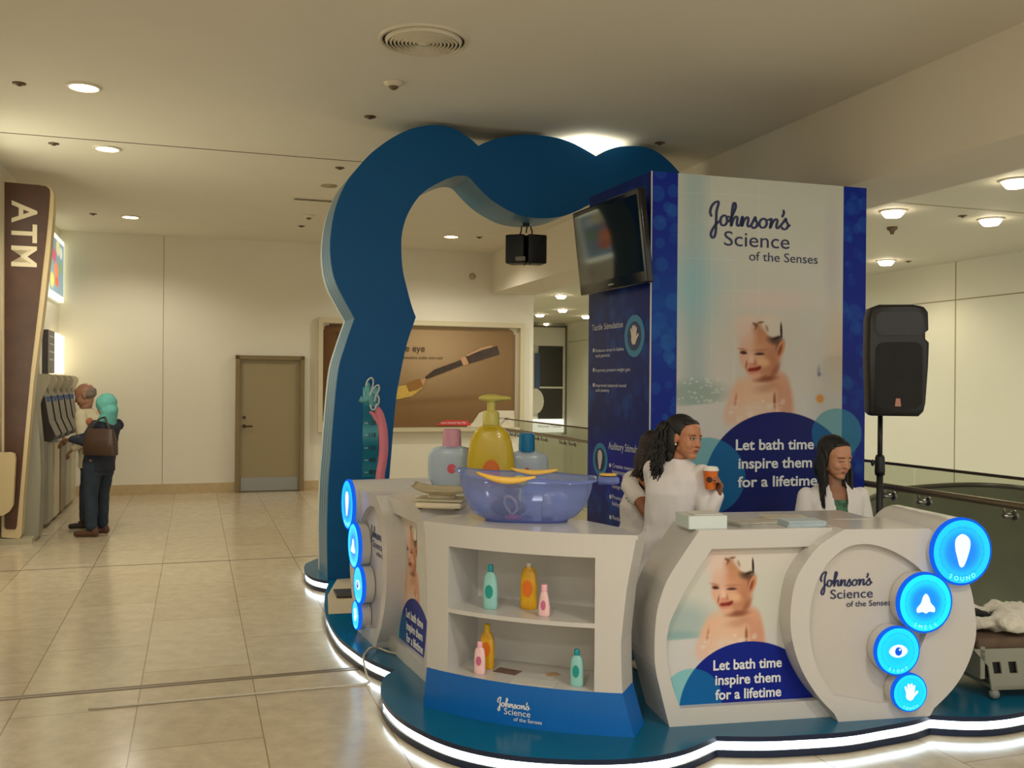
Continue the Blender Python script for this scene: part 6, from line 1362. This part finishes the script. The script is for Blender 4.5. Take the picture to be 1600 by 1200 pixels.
# ---- couple at the cash machines
def standing(name, label, hd, fd, fwd, pel, ank, sk, top, pants, arms, feet, hair=None, vox=.012, hs=1.0, face=None, torsoW=1.0, shoem=None):
    f, r = frame_of(fwd); nk = Vector((hd.x, hd.y, hd.z-.15))-Vector(f)*.02
    root = thing('person', Vector(((ank[0].x+ank[1].x)/2, (ank[0].y+ank[1].y)/2, 0)), label, 'person')
    M = headM(hd, fd, (0, 0, 1), hs); che = nk*.5+pel*.5+Vector((0, 0, .06))
    bm = NB(); head_prims(bm, M); limb(bm, M@Vector((0, .03, -.05)), nk, .05, .055)
    torso(bm, [(pel-UZ*.08, .15, .11), (pel, .16, .12), (che, .15, .11), (nk-UZ*.05, .15, .08), (nk, .06, .05)], f, r)
    S = [nk+r*.18*torsoW-UZ*.06, nk-r*.18*torsoW-UZ*.06]
    for s_, (el_, wr_) in zip(S, arms): limb(bm, s_, el_, .046, .038); limb(bm, el_, wr_, .037, .026); hand(bm, wr_, (wr_-el_)+Vector((0, 0, -.02)), -UZ, f, (.3, .4, .4))
    hips = [pel+r*.09-UZ*.04, pel-r*.09-UZ*.04]; kn = [(h_+a_)/2+f*.02+UZ*.03 for h_, a_ in zip(hips, ank)]
    for h_, k_, a_ in zip(hips, kn, ank): limb(bm, h_, k_, .08, .055); limb(bm, k_, a_, .055, .04)
    fuse('body', bm, .008, SKINM, root, face_col(M, sk, (150, 80, 70), (90, 80, 70)), 2)
    bm = NB(); torso(bm, [(pel-UZ*.10, .185*torsoW, .15), (pel+UZ*.02, .18*torsoW, .145), (che, .185*torsoW, .14), (nk-UZ*.08, .18*torsoW, .11), (nk-UZ*.03, .13, .08), (nk+UZ*.0, .07, .065)], f, r)
    for s_, (el_, wr_) in zip(S, arms): limb(bm, s_, el_, .066, .056); limb(bm, el_, wr_, .055, .042)
    fuse(top[0], bm, vox, top[1], root, None, 3, .008, 8)
    bm = NB(); torso(bm, [(pel-UZ*.14, .16, .13), (pel, .165, .13)], f, r)
    for h_, k_, a_ in zip(hips, kn, ank): limb(bm, h_, k_, .098, .074); limb(bm, k_, a_+UZ*.02, .073, .062)
    fuse(pants[0], bm, vox, pants[1], root, None, 3, .008, 8)
    for a_, d_ in zip(ank, feet):
        bm = NB(); q = Vector((a_.x, a_.y, 0)); limb(bm, q+UZ*.07-d_*.03, q+UZ*.04-d_*.04, .04, .038); limb(bm, q+UZ*.045-d_*.03, q+d_*.16+UZ*.03, .038, .03); fuse('shoe', bm, .009, shoem, root)
    return root, M, nk, f, r
LEFT = -E1
mh = P(132, 618, 10.8); ma = [P(146, 812, 10.95), P(133, 812, 10.7)]
for a in ma: a.z = .1
mp = P(146, 716, 10.85); mf = Vector((-.95, .1, 0)).normalized()
fv = (-.93, -.25, -.35)
BR = mat('brown_shoe', (84, 50, 30), .4)
man, M, nk_, f_, r_ = standing('person', 'bald older man in cream shirt and dark trousers bending towards a cash machine', mh, fv, (-.93, -.1), mp, ma, (156, 112, 86), ('shirt', mat('cream_shirt', (210, 198, 168), .8)), ('trousers', mat('navy_trousers', (34, 40, 52), .8, noise=.15)),
    [(P(126, 680, 10.9), P(108, 686, 10.8)), (P(130, 690, 10.6), P(116, 700, 10.6))], [Vector((-.95, .1, 0)), Vector((-.95, -.1, 0))], hs=1.12, shoem=mat('dark_shoe', (40, 28, 22), .5))
bm = NB(); hball(bm, M, (0, .045, -.005), (.078, .075, .05)); hball(bm, M, (0, .06, .02), (.074, .066, .045)); fuse('hair', bm, .008, mat('grey_hair', (120, 108, 96), .8), man)
wh = P(165, 634, 10.25); wa = [P(160, 822, 10.35), P(143, 828, 10.15)]
for a in wa: a.z = .1
wp = P(155, 722, 10.25)
wo, M, nk_, f_, r_ = standing('person', 'woman in teal headscarf, dark jacket and jeans at a cash machine with brown shoulder bag', wh, (-.9, .35, -.3), (-.88, .3), wp, wa, (170, 116, 88), ('jacket', mat('navy_jacket', (28, 32, 48), .8, noise=.1)), ('jeans', mat('dark_jeans', (34, 46, 58), .85, noise=.25, nscale=12)),
    [(P(140, 683, 10.5), P(114, 686, 10.55)), (P(132, 690, 10.05), P(113, 686, 10.1))], [Vector((-.9, -.3, 0)), Vector((-.98, -.05, 0))], hs=1.02, torsoW=.9, shoem=BR)
bm = NB(); hball(bm, M, (0, .02, .02), (.098, .115, .108)); hball(bm, M, (0, .03, -.06), (.09, .10, .09)); limb(bm, M@Vector((0, .02, -.1)), nk_-UZ*.02, .085, .10)
fuse('headscarf', bm, .010, mat('teal_scarf', (96, 168, 158), .85, noise=.1), wo, None, 2, .006, 14)
bm = NB(); ball(bm, P(140, 659, 10.14), (.038, .03, .045)); single('orange_item', bm, mat('orange_cloth', (150, 84, 46), .8), 'small orange bundle held against the dark jacket between the couple', 'bundle', smooth=True)
bgc = P(157, 689, 9.98); t = thing('handbag', bgc-UZ*.14, 'brown leather shoulder bag hanging at the side of the woman in the headscarf', 'handbag')
bu_ = Vector((-.9, .3, 0)).normalized(); bn_ = Vector((-bu_.y, bu_.x, 0)); LE = mat('brown_leather', (62, 42, 30), .45, noise=.2, nscale=12)
bm = NB(); loft(bm, [(bgc-UZ*.15, bu_*.19, bn_*.05), (bgc-UZ*.14, bu_*.205, bn_*.06), (bgc, bu_*.20, bn_*.06), (bgc+UZ*.12, bu_*.16, bn_*.035), (bgc+UZ*.13, bu_*.15, bn_*.02)], 24, 4); obj('bag_body', bm, LE, t, auto=50)
bm = NB(); sh_ = P(163, 655, 10.13)+UZ*.02; tube(bm, spl([bgc+bu_*.12+UZ*.1, bgc+bu_*.06+UZ*.2, sh_, bgc-bu_*.08+UZ*.2, bgc-bu_*.13+UZ*.1], 6), .010, 8); obj('strap', bm, LE, t, True)
